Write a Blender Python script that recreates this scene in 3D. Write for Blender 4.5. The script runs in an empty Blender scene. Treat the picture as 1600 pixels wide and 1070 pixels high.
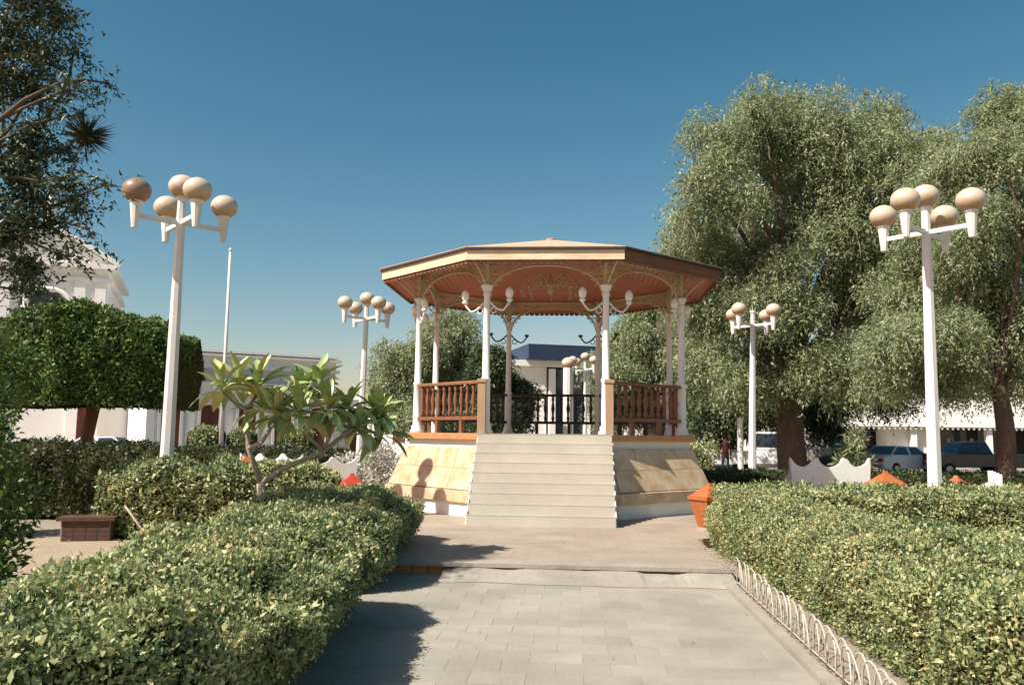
import bpy, math, random
import numpy as np
from mathutils import Vector, Matrix, noise

random.seed(7); RNG = np.random.default_rng(11)
scene = bpy.context.scene
COL = scene.collection
rad = math.radians
PI = math.pi

# ------------------------------------------------------------------ camera, sky, sun, exposure
EYE = 1.68; F = 1330.0; PITCH = rad(6.2); ROLL = rad(0.7)
cam_d = bpy.data.cameras.new('camera'); cam = bpy.data.objects.new('camera', cam_d); COL.objects.link(cam)
cam_d.sensor_width = 36.0; cam_d.lens = 36.0 * F / 1600.0; cam_d.clip_end = 3000
CAM_M = Matrix.Translation((0, 0, EYE)) @ Matrix.Rotation(PI / 2 + PITCH, 4, 'X') @ Matrix.Rotation(ROLL, 4, 'Z')
cam.matrix_world = CAM_M
scene.camera = cam

PHI = rad(55); ELEV = rad(48)           # sun: to the left, a little behind the camera
SUN = Vector((-math.sin(PHI) * math.cos(ELEV), -math.cos(PHI) * math.cos(ELEV), math.sin(ELEV)))
w = bpy.data.worlds.new('World'); scene.world = w; w.use_nodes = True
nt = w.node_tree; bg = nt.nodes['Background']
sky = nt.nodes.new('ShaderNodeTexSky'); sky.sky_type = 'NISHITA'; sky.sun_disc = False
sky.sun_elevation = ELEV; sky.sun_rotation = PI + PHI
sky.altitude = 0; sky.air_density = 1.0; sky.dust_density = 1.0; sky.ozone_density = 1.6
sep = nt.nodes.new('ShaderNodeSeparateColor'); cmb = nt.nodes.new('ShaderNodeCombineColor')   # film-like response of the sky's own colour
nt.links.new(sky.outputs[0], sep.inputs[0])
for ch, (p, k) in enumerate(((1.85, 0.43), (1.2, 0.87), (1.12, 0.84))):
    pw = nt.nodes.new('ShaderNodeMath'); pw.operation = 'POWER'; pw.inputs[1].default_value = p
    ml = nt.nodes.new('ShaderNodeMath'); ml.operation = 'MULTIPLY'; ml.inputs[1].default_value = k
    nt.links.new(sep.outputs[ch], pw.inputs[0]); nt.links.new(pw.outputs[0], ml.inputs[0]); nt.links.new(ml.outputs[0], cmb.inputs[ch])
nt.links.new(cmb.outputs[0], bg.inputs[0])
bg.inputs[1].default_value = 0.062
sun_d = bpy.data.lights.new('sun', 'SUN'); sun_d.energy = 5.0; sun_d.angle = rad(0.55); sun_d.color = (1.0, 0.945, 0.86)
sun = bpy.data.objects.new('sun', sun_d); COL.objects.link(sun)
sun.rotation_euler = SUN.to_track_quat('Z', 'Y').to_euler(); sun.location = (-20, -15, 30)
vs = scene.view_settings; vs.view_transform = 'Standard'; vs.look = 'None'; vs.gamma = 1.0; vs.exposure = 0.7
vs.use_curve_mapping = False

def at(px, py, y):
    """point seen at a photograph pixel, at distance y in front of the camera"""
    d = CAM_M.to_3x3() @ Vector(((px - 800) / F, -(py - 535) / F, -1))
    return Vector((0, 0, EYE)) + d * (y / d.y)

# ------------------------------------------------------------------ materials
def principled(name):
    m = bpy.data.materials.new(name); m.use_nodes = True
    return m, m.node_tree, m.node_tree.nodes['Principled BSDF']

def pmat(name, c1, c2=None, scale=6.0, rough=0.7, bump=0.0, bscale=None, spec=0.3, metal=0.0, detail=6, contrast=0.5, stretch=(1, 1, 1), stain=0.0, tiles=None):
    m, t, b = principled(name)
    b.inputs['Roughness'].default_value = rough; b.inputs['Metallic'].default_value = metal
    b.inputs['Specular IOR Level'].default_value = spec
    tc = t.nodes.new('ShaderNodeTexCoord'); mp = t.nodes.new('ShaderNodeMapping'); mp.inputs['Scale'].default_value = stretch
    t.links.new(tc.outputs['Object'], mp.inputs[0])
    oi = t.nodes.new('ShaderNodeObjectInfo'); va = t.nodes.new('ShaderNodeVectorMath'); va.operation = 'MULTIPLY_ADD'
    va.inputs[1].default_value = (37.0, 21.0, 53.0)
    t.links.new(oi.outputs['Random'], va.inputs[0]); t.links.new(mp.outputs[0], va.inputs[2])
    nz = t.nodes.new('ShaderNodeTexNoise'); nz.inputs['Scale'].default_value = scale; nz.inputs['Detail'].default_value = detail
    nz.inputs['Roughness'].default_value = 0.62
    t.links.new(va.outputs[0], nz.inputs['Vector'])
    c2 = c2 or tuple(x * 0.75 for x in c1)
    rp = t.nodes.new('ShaderNodeValToRGB')
    rp.color_ramp.elements[0].position = 0.5 - contrast / 2 + 0.02; rp.color_ramp.elements[1].position = 0.5 + contrast / 2 - 0.02
    rp.color_ramp.elements[0].color = (*c1, 1); rp.color_ramp.elements[1].color = (*c2, 1)
    t.links.new(nz.outputs['Fac'], rp.inputs[0]); col_out = rp.outputs[0]
    if tiles:
        g0 = t.nodes.new('ShaderNodeNewGeometry'); br = t.nodes.new('ShaderNodeTexBrick'); br.inputs['Scale'].default_value = 1.0
        br.inputs['Brick Width'].default_value = tiles[0]; br.inputs['Row Height'].default_value = tiles[1]; br.inputs['Mortar Size'].default_value = 0.006; br.inputs['Mortar Smooth'].default_value = 0.4
        br.inputs['Color1'].default_value = (1, 1, 1, 1); br.inputs['Color2'].default_value = (0.90, 0.89, 0.87, 1); br.inputs['Mortar'].default_value = (0.80, 0.77, 0.72, 1)
        rt = t.nodes.new('ShaderNodeMapping'); rt.inputs['Rotation'].default_value = (0, 0, rad(4.3)); t.links.new(g0.outputs['Position'], rt.inputs[0]); t.links.new(rt.outputs[0], br.inputs['Vector'])
        m1 = t.nodes.new('ShaderNodeMix'); m1.data_type = 'RGBA'; m1.blend_type = 'MULTIPLY'; m1.inputs[0].default_value = 1.0
        t.links.new(col_out, m1.inputs[6]); t.links.new(br.outputs['Color'], m1.inputs[7]); col_out = m1.outputs[2]
    if stain:
        g1 = t.nodes.new('ShaderNodeNewGeometry'); n3 = t.nodes.new('ShaderNodeTexNoise'); n3.inputs['Scale'].default_value = 0.9; n3.inputs['Detail'].default_value = 9; n3.inputs['Roughness'].default_value = 0.65; n3.inputs['Distortion'].default_value = 0.6
        t.links.new(g1.outputs['Position'], n3.inputs['Vector'])
        r3 = t.nodes.new('ShaderNodeMapRange'); r3.inputs['From Min'].default_value = 0.36; r3.inputs['From Max'].default_value = 0.62; r3.inputs['To Min'].default_value = 1.0 - stain; r3.inputs['To Max'].default_value = 1.06
        t.links.new(n3.outputs['Fac'], r3.inputs[0])
        m2 = t.nodes.new('ShaderNodeMix'); m2.data_type = 'RGBA'; m2.blend_type = 'MULTIPLY'; m2.inputs[0].default_value = 1.0
        t.links.new(col_out, m2.inputs[6]); t.links.new(r3.outputs[0], m2.inputs[7]); col_out = m2.outputs[2]
    t.links.new(col_out, b.inputs['Base Color'])
    if bump:
        n2 = t.nodes.new('ShaderNodeTexNoise'); n2.inputs['Scale'].default_value = bscale or scale * 4; n2.inputs['Detail'].default_value = 8
        t.links.new(va.outputs[0], n2.inputs['Vector'])
        bp = t.nodes.new('ShaderNodeBump'); bp.inputs['Strength'].default_value = bump; bp.inputs['Distance'].default_value = 0.02
        t.links.new(n2.outputs['Fac'], bp.inputs['Height']); t.links.new(bp.outputs[0], b.inputs['Normal'])
    return m

def leafmat(name, stops, rough=0.45, trans=0.25, spec=0.4):
    m, t, b = principled(name)
    g = t.nodes.new('ShaderNodeNewGeometry'); rp = t.nodes.new('ShaderNodeValToRGB')
    cr = rp.color_ramp
    while len(cr.elements) < len(stops): cr.elements.new(0.5)
    for e, (p, c) in zip(cr.elements, stops): e.position = p; e.color = (*c, 1)
    tc = t.nodes.new('ShaderNodeTexCoord'); nz = t.nodes.new('ShaderNodeTexNoise'); nz.inputs['Scale'].default_value = 1.3; nz.inputs['Detail'].default_value = 3
    t.links.new(tc.outputs['Object'], nz.inputs['Vector'])
    ma = t.nodes.new('ShaderNodeMath'); ma.operation = 'MULTIPLY_ADD'; ma.inputs[1].default_value = 1.1; ma.inputs[2].default_value = -0.56
    t.links.new(nz.outputs['Fac'], ma.inputs[0])
    ad = t.nodes.new('ShaderNodeMath'); ad.operation = 'ADD'
    t.links.new(g.outputs['Random Per Island'], ad.inputs[0]); t.links.new(ma.outputs[0], ad.inputs[1])
    t.links.new(ad.outputs[0], rp.inputs[0]); t.links.new(rp.outputs[0], b.inputs['Base Color'])
    b.inputs['Roughness'].default_value = rough; b.inputs['Specular IOR Level'].default_value = spec
    tr = t.nodes.new('ShaderNodeBsdfTranslucent'); t.links.new(rp.outputs[0], tr.inputs[0])
    mx = t.nodes.new('ShaderNodeMixShader'); mx.inputs[0].default_value = trans
    out = t.nodes['Material Output']
    t.links.new(b.outputs[0], mx.inputs[1]); t.links.new(tr.outputs[0], mx.inputs[2]); t.links.new(mx.outputs[0], out.inputs[0])
    return m

M = {}
M['ground'] = pmat('ground_dust', (0.31, 0.27, 0.20), (0.24, 0.205, 0.155), 0.6, 0.95, 0.4, 8)
M['soil'] = pmat('sandy_soil', (0.36, 0.30, 0.21), (0.27, 0.215, 0.145), 2.5, 0.95, 0.7, 14)
M['slab'] = pmat('path_slab', (0.325, 0.308, 0.25), (0.285, 0.268, 0.215), 3.0, 0.8, 0.25, 30, contrast=0.7, stain=0.16)
M['slab_b'] = pmat('path_slab_grey', (0.305, 0.29, 0.236), (0.265, 0.25, 0.202), 3.0, 0.8, 0.25, 30, contrast=0.7, stain=0.16)
M['slab_c'] = pmat('path_slab_pale', (0.345, 0.325, 0.262), (0.305, 0.287, 0.23), 3.0, 0.8, 0.25, 30, contrast=0.7, stain=0.16)
M['joint'] = pmat('path_joint', (0.30, 0.283, 0.228), (0.265, 0.25, 0.20), 5, 0.95, 0.4, 40)
M['concrete'] = pmat('worn_concrete', (0.345, 0.32, 0.265), (0.28, 0.25, 0.20), 3.5, 0.9, 0.4, 25, stain=0.2)
M['crack'] = pmat('dark_crack', (0.05, 0.035, 0.025), (0.03, 0.02, 0.015), 9, 1.0)
M['asphalt'] = pmat('asphalt', (0.075, 0.072, 0.07), (0.05, 0.05, 0.05), 2, 0.9, 0.5, 60)
M['white'] = pmat('white_paint', (0.80, 0.79, 0.75), (0.68, 0.66, 0.60), 5, 0.5, 0.08, 30, contrast=0.8)
M['pole'] = pmat('pole_paint', (0.74, 0.73, 0.70), (0.52, 0.50, 0.45), 4.0, 0.5, 0.12, 18, contrast=0.75, detail=10, stretch=(1, 1, 0.35))
M['hoopw'] = pmat('weathered_white_wire', (0.58, 0.56, 0.50), (0.36, 0.32, 0.26), 14, 0.6)
M['cream'] = pmat('cream_stair', (0.46, 0.435, 0.36), (0.43, 0.40, 0.325), 2.5, 0.75, 0.15, 30, contrast=0.8, stain=0.07)
M['tread'] = pmat('sun_toned_tread', (0.38, 0.355, 0.29), (0.345, 0.32, 0.26), 3, 0.8, 0.2, 30, stain=0.15)  # darker than the risers to offset the stronger sun on treads
M['marble'] = pmat('marbled_stone', (0.62, 0.50, 0.35), (0.44, 0.29, 0.145), 3.2, 0.5, 0.1, 20, contrast=0.38, detail=10)
M['orange_tile'] = pmat('orange_tile', (0.55, 0.27, 0.10), (0.40, 0.16, 0.055), 6.0, 0.5, 0.1, 20)
M['pale_band'] = pmat('pale_band', (0.62, 0.58, 0.48), (0.52, 0.48, 0.39), 4, 0.8, 0.2, 20)
M['lace'] = pmat('olive_cream_lace', (0.56, 0.48, 0.31), (0.46, 0.37, 0.22), 8, 0.55)
M['wood'] = pmat('brown_wood', (0.25, 0.11, 0.055), (0.16, 0.065, 0.03), 7, 0.5, 0.2, 30, stretch=(1, 1, 0.25))
M['newel'] = pmat('pale_wood', (0.42, 0.28, 0.18), (0.32, 0.20, 0.12), 7, 0.55, 0.2, 30, stretch=(1, 1, 0.2))
M['fascia_b'] = pmat('brown_fascia', (0.20, 0.085, 0.045), (0.12, 0.05, 0.03), 3, 0.7, 0.25, 20, stretch=(0.5, 0.5, 3))  # darker brown boards for two right-hand sides of the roof
M['fascia'] = pmat('worn_fascia', (0.74, 0.64, 0.46), (0.50, 0.36, 0.20), 3, 0.7, 0.25, 20, stretch=(0.5, 0.5, 3))
M['roofedge'] = pmat('dark_roof_edge', (0.06, 0.04, 0.035), (0.04, 0.025, 0.02), 6, 0.7)
M['roof'] = pmat('faded_shingle', (0.50, 0.38, 0.27), (0.40, 0.28, 0.19), 5, 0.85, 0.4, 30)
M['ceil'] = pmat('rust_boards', (0.52, 0.165, 0.08), (0.40, 0.12, 0.055), 5, 0.5, 0.1, 25, stretch=(1, 1, 1))
M['iron'] = pmat('dark_iron', (0.05, 0.05, 0.055), (0.035, 0.035, 0.04), 8, 0.5)
M['opal'] = pmat('opal_glass', (0.85, 0.83, 0.76), (0.74, 0.70, 0.60), 5, 0.25, spec=0.5)
M['binorange'] = pmat('orange_paint', (0.42, 0.13, 0.04), (0.31, 0.09, 0.03), 5, 0.5, 0.1, 30)
M['binred'] = pmat('red_paint', (0.45, 0.05, 0.03), (0.32, 0.035, 0.02), 5, 0.5, 0.1, 30)
M['bark'] = pmat('bark', (0.13, 0.09, 0.065), (0.065, 0.045, 0.032), 6, 0.9, 0.8, 18, stretch=(1, 1, 0.3))
M['greybark'] = pmat('grey_bark', (0.42, 0.38, 0.30), (0.28, 0.24, 0.18), 9, 0.85, 0.5, 30)
M['redbark'] = pmat('reddish_bark', (0.30, 0.15, 0.08), (0.18, 0.085, 0.045), 8, 0.9, 0.6, 30, stretch=(1, 1, 0.3))
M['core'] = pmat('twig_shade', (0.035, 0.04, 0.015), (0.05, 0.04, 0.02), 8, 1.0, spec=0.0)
M['wall_w'] = pmat('limewash', (0.84, 0.82, 0.77), (0.74, 0.72, 0.67), 0.8, 0.9, 0.2, 10)
M['wall_g'] = pmat('grey_limewash', (0.52, 0.54, 0.55), (0.45, 0.47, 0.49), 0.8, 0.9, 0.2, 10)
M['door'] = pmat('brown_door', (0.15, 0.05, 0.033), (0.10, 0.035, 0.024), 4, 0.6)
M['navy'] = pmat('navy_parapet', (0.03, 0.045, 0.09), (0.022, 0.035, 0.07), 1, 0.5)
M['dark'] = pmat('dark_interior', (0.03, 0.028, 0.026), (0.02, 0.02, 0.02), 2, 0.9)
M['brick'] = pmat('brown_brick', (0.11, 0.06, 0.04), (0.07, 0.04, 0.028), 6, 0.85, 0.4, 25)  # darkened so the bench's shade sits in the brick colour
M['rubber'] = pmat('rubber', (0.02, 0.02, 0.02), (0.03, 0.03, 0.03), 6, 0.8)
M['chrome'] = pmat('dull_chrome', (0.5, 0.5, 0.5), (0.4, 0.4, 0.4), 6, 0.3, metal=0.9)
M['lightlens'] = pmat('lamp_lens', (0.75, 0.72, 0.65), (0.6, 0.55, 0.5), 6, 0.2)
M['taillens'] = pmat('tail_lens', (0.4, 0.03, 0.02), (0.3, 0.02, 0.02), 6, 0.2)
def glass():
    m, t, b = principled('car_glass')
    b.inputs['Base Color'].default_value = (0.03, 0.04, 0.05, 1); b.inputs['Roughness'].default_value = 0.06; b.inputs['Specular IOR Level'].default_value = 0.8
    return m
M['glass'] = glass()
def carpaint(name, c):
    m, t, b = principled(name)
    b.inputs['Base Color'].default_value = (*c, 1); b.inputs['Roughness'].default_value = 0.3; b.inputs['Coat Weight'].default_value = 0.5
    return m
def globemat(name, top, low):
    m, t, b = principled(name)
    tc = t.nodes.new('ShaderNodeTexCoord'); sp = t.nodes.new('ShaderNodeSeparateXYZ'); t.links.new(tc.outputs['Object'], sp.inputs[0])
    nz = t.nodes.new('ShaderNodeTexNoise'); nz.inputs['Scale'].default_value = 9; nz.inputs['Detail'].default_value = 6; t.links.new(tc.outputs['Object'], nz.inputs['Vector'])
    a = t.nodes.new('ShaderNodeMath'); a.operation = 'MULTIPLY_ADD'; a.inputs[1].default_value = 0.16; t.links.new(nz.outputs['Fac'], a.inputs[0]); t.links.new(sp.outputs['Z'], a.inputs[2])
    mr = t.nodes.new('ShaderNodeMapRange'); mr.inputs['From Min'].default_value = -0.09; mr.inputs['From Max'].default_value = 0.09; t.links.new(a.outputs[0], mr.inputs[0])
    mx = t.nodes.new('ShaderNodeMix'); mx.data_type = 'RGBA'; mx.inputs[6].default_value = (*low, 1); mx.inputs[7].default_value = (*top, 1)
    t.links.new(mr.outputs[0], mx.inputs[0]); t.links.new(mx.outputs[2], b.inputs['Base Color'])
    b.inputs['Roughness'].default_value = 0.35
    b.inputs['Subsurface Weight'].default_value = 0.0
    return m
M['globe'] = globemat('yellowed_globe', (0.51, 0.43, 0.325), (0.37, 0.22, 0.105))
M['globe_b'] = globemat('brown_globe', (0.26, 0.17, 0.11), (0.20, 0.11, 0.06))

HEDGE = [(0.0, (0.065, 0.10, 0.036)), (0.25, (0.16, 0.215, 0.085)), (0.55, (0.29, 0.345, 0.145)), (0.82, (0.44, 0.46, 0.22)), (0.985, (0.62, 0.57, 0.28)), (1.0, (0.50, 0.40, 0.19))]
M['hedgeleaf'] = leafmat('hedge_leaf', HEDGE)
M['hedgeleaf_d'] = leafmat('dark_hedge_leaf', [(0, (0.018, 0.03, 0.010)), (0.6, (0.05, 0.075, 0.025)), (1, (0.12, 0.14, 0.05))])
M['topleaf'] = leafmat('topiary_leaf', [(0, (0.03, 0.06, 0.015)), (0.5, (0.085, 0.145, 0.032)), (1, (0.19, 0.26, 0.07))], 0.5, 0.2, 0.25)
M['treeleaf'] = leafmat('feathery_leaf', [(0, (0.12, 0.16, 0.07)), (0.35, (0.225, 0.28, 0.125)), (0.75, (0.325, 0.375, 0.195)), (1, (0.50, 0.52, 0.36))], 0.6, 0.45)
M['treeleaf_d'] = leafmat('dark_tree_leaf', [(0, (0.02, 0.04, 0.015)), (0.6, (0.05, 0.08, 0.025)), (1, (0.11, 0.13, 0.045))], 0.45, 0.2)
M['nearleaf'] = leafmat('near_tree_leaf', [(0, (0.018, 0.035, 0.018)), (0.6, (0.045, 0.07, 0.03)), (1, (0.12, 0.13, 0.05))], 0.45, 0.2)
M['frangi'] = pmat('frangipani_leaf', (0.22, 0.33, 0.11), (0.38, 0.46, 0.18), 4.0, 0.35, spec=0.5)
M['frangi_y'] = pmat('yellowing_leaf', (0.42, 0.42, 0.14), (0.55, 0.50, 0.20), 5.0, 0.4, spec=0.5)
M['blossom'] = leafmat('pale_blossom', [(0, (0.15, 0.18, 0.08)), (0.45, (0.5, 0.48, 0.40)), (1, (0.75, 0.72, 0.66))])
M['spike'] = leafmat('air_plant_leaf', [(0, (0.02, 0.03, 0.025)), (1, (0.06, 0.065, 0.045))])

# ------------------------------------------------------------------ mesh helpers
class MB:
    def __init__(s): s.v = []; s.f = []
    def add(s, vs, fs):
        o = len(s.v); s.v += [tuple(v) for v in vs]; s.f += [tuple(i + o for i in f) for f in fs]; return s
    def box(s, x0, x1, y0, y1, z0, z1):
        return s.add([(x0, y0, z0), (x1, y0, z0), (x1, y1, z0), (x0, y1, z0), (x0, y0, z1), (x1, y0, z1), (x1, y1, z1), (x0, y1, z1)],
                     [(3, 2, 1, 0), (4, 5, 6, 7), (0, 1, 5, 4), (1, 2, 6, 5), (2, 3, 7, 6), (3, 0, 4, 7)])
    def bar(s, a, b, wd, ht):
        a = Vector(a); b = Vector(b); d = (b - a).normalized(); up = Vector((0, 0, 1))
        if abs(d.z) > 0.95: up = Vector((0, 1, 0))
        x = d.cross(up).normalized() * wd / 2; y = x.cross(d).normalized() * ht / 2
        return s.add([a - x - y, a + x - y, a + x + y, a - x + y, b - x - y, b + x - y, b + x + y, b - x + y],
                     [(0, 1, 2, 3), (7, 6, 5, 4), (0, 4, 5, 1), (1, 5, 6, 2), (2, 6, 7, 3), (3, 7, 4, 0)])
    def tube(s, pts, r, n=6):
        pts = [Vector(p) for p in pts]; rs = r if isinstance(r, (list, tuple)) else [r] * len(pts)
        vs = []; ref = Vector((0.31, 0.87, 0.38))
        for i, p in enumerate(pts):
            d = (pts[min(i + 1, len(pts) - 1)] - pts[max(i - 1, 0)])
            d = d.normalized() if d.length > 1e-9 else Vector((0, 0, 1))
            x = ref - d * ref.dot(d)
            if x.length < 1e-4: x = d.orthogonal()
            x.normalize(); ref = x; y = d.cross(x)
            for k in range(n):
                a = 2 * PI * k / n; vs.append(p + (x * math.cos(a) + y * math.sin(a)) * rs[i])
        fs = []
        for i in range(len(pts) - 1):
            for k in range(n):
                k2 = (k + 1) % n; fs.append((i * n + k, i * n + k2, (i + 1) * n + k2, (i + 1) * n + k))
        fs.append(tuple(range(n - 1, -1, -1))); fs.append(tuple((len(pts) - 1) * n + k for k in range(n)))
        return s.add(vs, fs)
    def lathe(s, prof, n=12, c=(0, 0, 0), rot=0.0):
        vs = []; fs = []
        for (r, z) in prof:
            for k in range(n):
                a = 2 * PI * k / n + rot; vs.append((c[0] + r * math.cos(a), c[1] + r * math.sin(a), c[2] + z))
        for i in range(len(prof) - 1):
            for k in range(n):
                k2 = (k + 1) % n; fs.append((i * n + k, i * n + k2, (i + 1) * n + k2, (i + 1) * n + k))
        fs.append(tuple(range(n - 1, -1, -1))); fs.append(tuple((len(prof) - 1) * n + k for k in range(n)))
        return s.add(vs, fs)
    def prism(s, poly, axis, a, b):
        """extrude a 2D outline; axis 'z': poly is (x,y); axis 'y': poly is (x,z); axis 'x': poly is (y,z)"""
        def P(p, t): return (p[0], p[1], t) if axis == 'z' else ((p[0], t, p[1]) if axis == 'y' else (t, p[0], p[1]))
        n = len(poly)
        vs = [P(p, a) for p in poly] + [P(p, b) for p in poly]
        fs = [tuple(range(n - 1, -1, -1)), tuple(range(n, 2 * n))] + [(i, (i + 1) % n, n + (i + 1) % n, n + i) for i in range(n)]
        return s.add(vs, fs)
    def mesh(s, name, mat, smooth=False):
        me = bpy.data.meshes.new(name); me.from_pydata(s.v, [], s.f); me.validate()
        import bmesh
        bm = bmesh.new(); bm.from_mesh(me); bmesh.ops.recalc_face_normals(bm, faces=bm.faces); bm.to_mesh(me); bm.free()
        if smooth:
            me.polygons.foreach_set('use_smooth', [True] * len(me.polygons))
        me.materials.append(M[mat] if isinstance(mat, str) else mat)
        return me
    def build(s, name, mat, parent=None, smooth=False, loc=None, rz=0.0):
        return place(name, s.mesh(name, mat, smooth), parent, loc, rz)

def place(name, me, parent=None, loc=None, rz=0.0):
    o = bpy.data.objects.new(name, me); COL.objects.link(o); o.parent = parent
    if loc is not None: o.location = loc
    o.rotation_euler = (0, 0, rz)
    return o

def thing(name, label, cat, loc=(0, 0, 0), rz=0.0, group=None):
    o = place(name, None, None, loc, rz); o.empty_display_size = 0.2
    return tag(o, label, cat, group)
def tag(o, label, cat, group=None, kind=None):
    o['label'] = label; o['category'] = cat
    if group: o['group'] = group
    if kind: o['kind'] = kind
    return o
def structure(o): o['kind'] = 'structure'; return o
def copy_tree(o, parent=None):
    c = o.copy(); COL.objects.link(c); c.parent = parent
    for ch in o.children: copy_tree(ch, c)
    return c

def np_mesh(name, V, nper, mat, smooth=False):
    """V: (N, nper, 3) separate polygons"""
    N = V.shape[0]; me = bpy.data.meshes.new(name)
    me.vertices.add(N * nper); me.vertices.foreach_set('co', np.ascontiguousarray(V, dtype=np.float32).ravel())
    me.loops.add(N * nper); me.loops.foreach_set('vertex_index', np.arange(N * nper, dtype=np.int32))
    me.polygons.add(N); me.polygons.foreach_set('loop_start', np.arange(0, N * nper, nper, dtype=np.int32))
    me.update(calc_edges=True)
    me.materials.append(M[mat] if isinstance(mat, str) else mat)
    return me
def unit(a): return a / np.maximum(np.linalg.norm(a, axis=-1, keepdims=True), 1e-9)
def leaf_quads(P, T, Nn, L, W, fold=0.0):
    """rhombic leaves: base P, direction T, normal Nn, length L, width W"""
    T = unit(T); B = unit(np.cross(Nn, T)); Nn = np.cross(T, B)
    L = np.asarray(L)[:, None]; W = np.asarray(W)[:, None]
    mid = P + T * L * 0.45
    return np.stack([P, mid - B * W / 2 + Nn * W * fold, P + T * L, mid + B * W / 2 + Nn * W * fold], axis=1)

# ------------------------------------------------------------------ the ground
BC = Vector((0.88, 19.5, 0.14)); BROT = rad(-4.3)      # bandstand centre on the raised plaza
def bw(x, y, z=0.0):
    """bandstand-axis coordinates to world"""
    c, s_ = math.cos(BROT), math.sin(BROT)
    return (BC.x + x * c - y * s_, BC.y + x * s_ + y * c, z)

structure(MB().add([(-900, -60, -0.006), (900, -60, -0.006), (900, 1500, -0.006), (-900, 1500, -0.006)], [(0, 1, 2, 3)]).build('ground', 'ground'))
structure(MB().add([(-70, 38.5, 0.0), (90, 38.5, 0.0), (90, 46.5, 0.0), (-70, 46.5, 0.0)], [(0, 1, 2, 3)]).build('street', 'asphalt'))
structure(MB().box(-70, 90, 38.1, 38.4, -0.05, 0.13).build('near_kerb', 'concrete'))
structure(MB().box(-70, 90, 46.6, 49.5, -0.05, 0.14).build('far_pavement', 'concrete'))
structure(MB().add([(-9.5, 4, 0.0), (-3.2, 4, 0.0), (-3.3, 14.5, 0.0), (-9.5, 14.5, 0.0)], [(0, 1, 2, 3)]).build('garden_soil', 'soil'))

# raised plaza: a tongue towards the path and an octagon round the bandstand
R8 = 6.1 / math.cos(PI / 8)
oct_pts = [(R8 * math.cos(-PI / 2 + PI / 8 + k * PI / 4), R8 * math.sin(-PI / 2 + PI / 8 + k * PI / 4)) for k in range(8)]
outl = [(-2.35, -9.05), (2.45, -9.05), (2.45, -6.1)] + oct_pts[0:8] + [(-2.35, -6.1)]
pl = MB(); pl.prism([bw(x, y)[:2] for x, y in outl], 'z', -0.05, 0.14)
M['plaza'] = pmat('pinkish_plaza', (0.36, 0.305, 0.24), (0.32, 0.265, 0.205), 1.2, 0.75, 0.2, 30, contrast=0.7, stain=0.15, tiles=(0.40, 0.20))
plaza = structure(pl.build('plaza_floor', 'plaza'))
# brick riser facing of the step, left uncovered by the concrete fillet
for i in range(7):
    a = -2.32 + i * 0.19
    MB().box(a, a + 0.178, -9.085, -9.045, -0.03, 0.095).build('brick', 'orange_tile', plaza, loc=bw(0, 0), rz=BROT)
MB().box(-2.37, 2.47, -9.12, -8.80, 0.10, 0.146).build('nosing', 'concrete', plaza, loc=bw(0, 0), rz=BROT)
# concrete fillet (worn ramp) that covers the step on the right, with an open crack behind it
fv = []; ff = []
nx = 40
for i in range(nx + 1):
    x = -0.98 + (2.95 + 0.45 - 0.0) * i / nx
    wob = 0.018 * noise.noise((x * 3.1, 0, 0)) + 0.012 * noise.noise((x * 11, 3, 0))
    gap = 0.004 + max(0, 0.030 * noise.noise((x * 1.9, 9, 1)) + 0.008 * noise.noise((x * 9, 2, 1))) + (0.03 if x < -0.88 else 0) + (0.022 if 1.40 < x < 1.85 else 0)
    zt = 0.099 - gap + wob * 0.2
    fv += [(x, -9.056, -0.02), (x, -9.056, zt), (x, -9.20, zt - 0.004), (x, -9.66 + 0.12 * noise.noise((x * 1.3, 5, 5)), 0.007)]
for i in range(nx):
    for k in range(3):
        a = i * 4 + k; ff.append((a, a + 1, a + 5, a + 4))
ff += [(0, 3, 2, 1), tuple(nx * 4 + k for k in range(4))]
structure(MB().add(fv, ff).build('concrete_fillet', 'concrete', loc=bw(0, 0), rz=BROT))

# path: bed + individual slabs
px0, px1 = -2.55, 2.25
path = structure(MB().add([bw(px0 - 0.3, -19.0, 0.0), bw(px1 + 0.12, -19.0, 0.0), bw(px1 + 0.12, -9.0, 0.0), bw(px0 - 0.3, -9.0, 0.0)], [(0, 1, 2, 3)]).build('path', 'joint'))
slab_meshes = {}
def slab_mesh(wd, mt):
    key = (round(wd, 3), mt)
    if key not in slab_meshes:
        b = MB(); g = 0.0016; e = 0.001; d = 0.30
        b.add([(0, 0, 0), (wd - g, 0, 0), (wd - g, d - g, 0), (0, d - g, 0),
               (e, e, 0.004), (wd - g - e, e, 0.004), (wd - g - e, d - g - e, 0.004), (e, d - g - e, 0.004)],
              [(4, 5, 6, 7), (0, 1, 5, 4), (1, 2, 6, 5), (2, 3, 7, 6), (3, 0, 4, 7)])
        slab_meshes[key] = b.mesh('paving_slab', mt)
    return slab_meshes[key]
nsl = 0
for r in range(23):
    y = -9.05 - 0.30 * (r + 1)
    x = px0 + 0.0 - 0.0
    off = -0.20 if r % 2 else 0.0
    x = px0 + off
    while x < px1 - 0.05:
        x0 = max(x, px0); x1 = min(x + 0.40, px1)
        wx = bw(x0, y)
        vis = not (wx[0] < -1.45 and True)
        if vis and x1 - x0 > 0.08 and nsl < 300:
            mt = random.choices(['slab', 'slab_b', 'slab_c'], [5, 2, 3])[0]
            o = place('paving_slab', slab_mesh(x1 - x0, mt), path, bw(x0, y, -0.0015 + random.uniform(-0.0004, 0.0006)), BROT)
            nsl += 1
        x += 0.40
# kerb edging along the right border
structure(MB().box(px1 + 0.02, px1 + 0.12, -18.9, -9.12, -0.02, 0.05).build('kerb', 'concrete', loc=bw(0, 0), rz=BROT))

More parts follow.
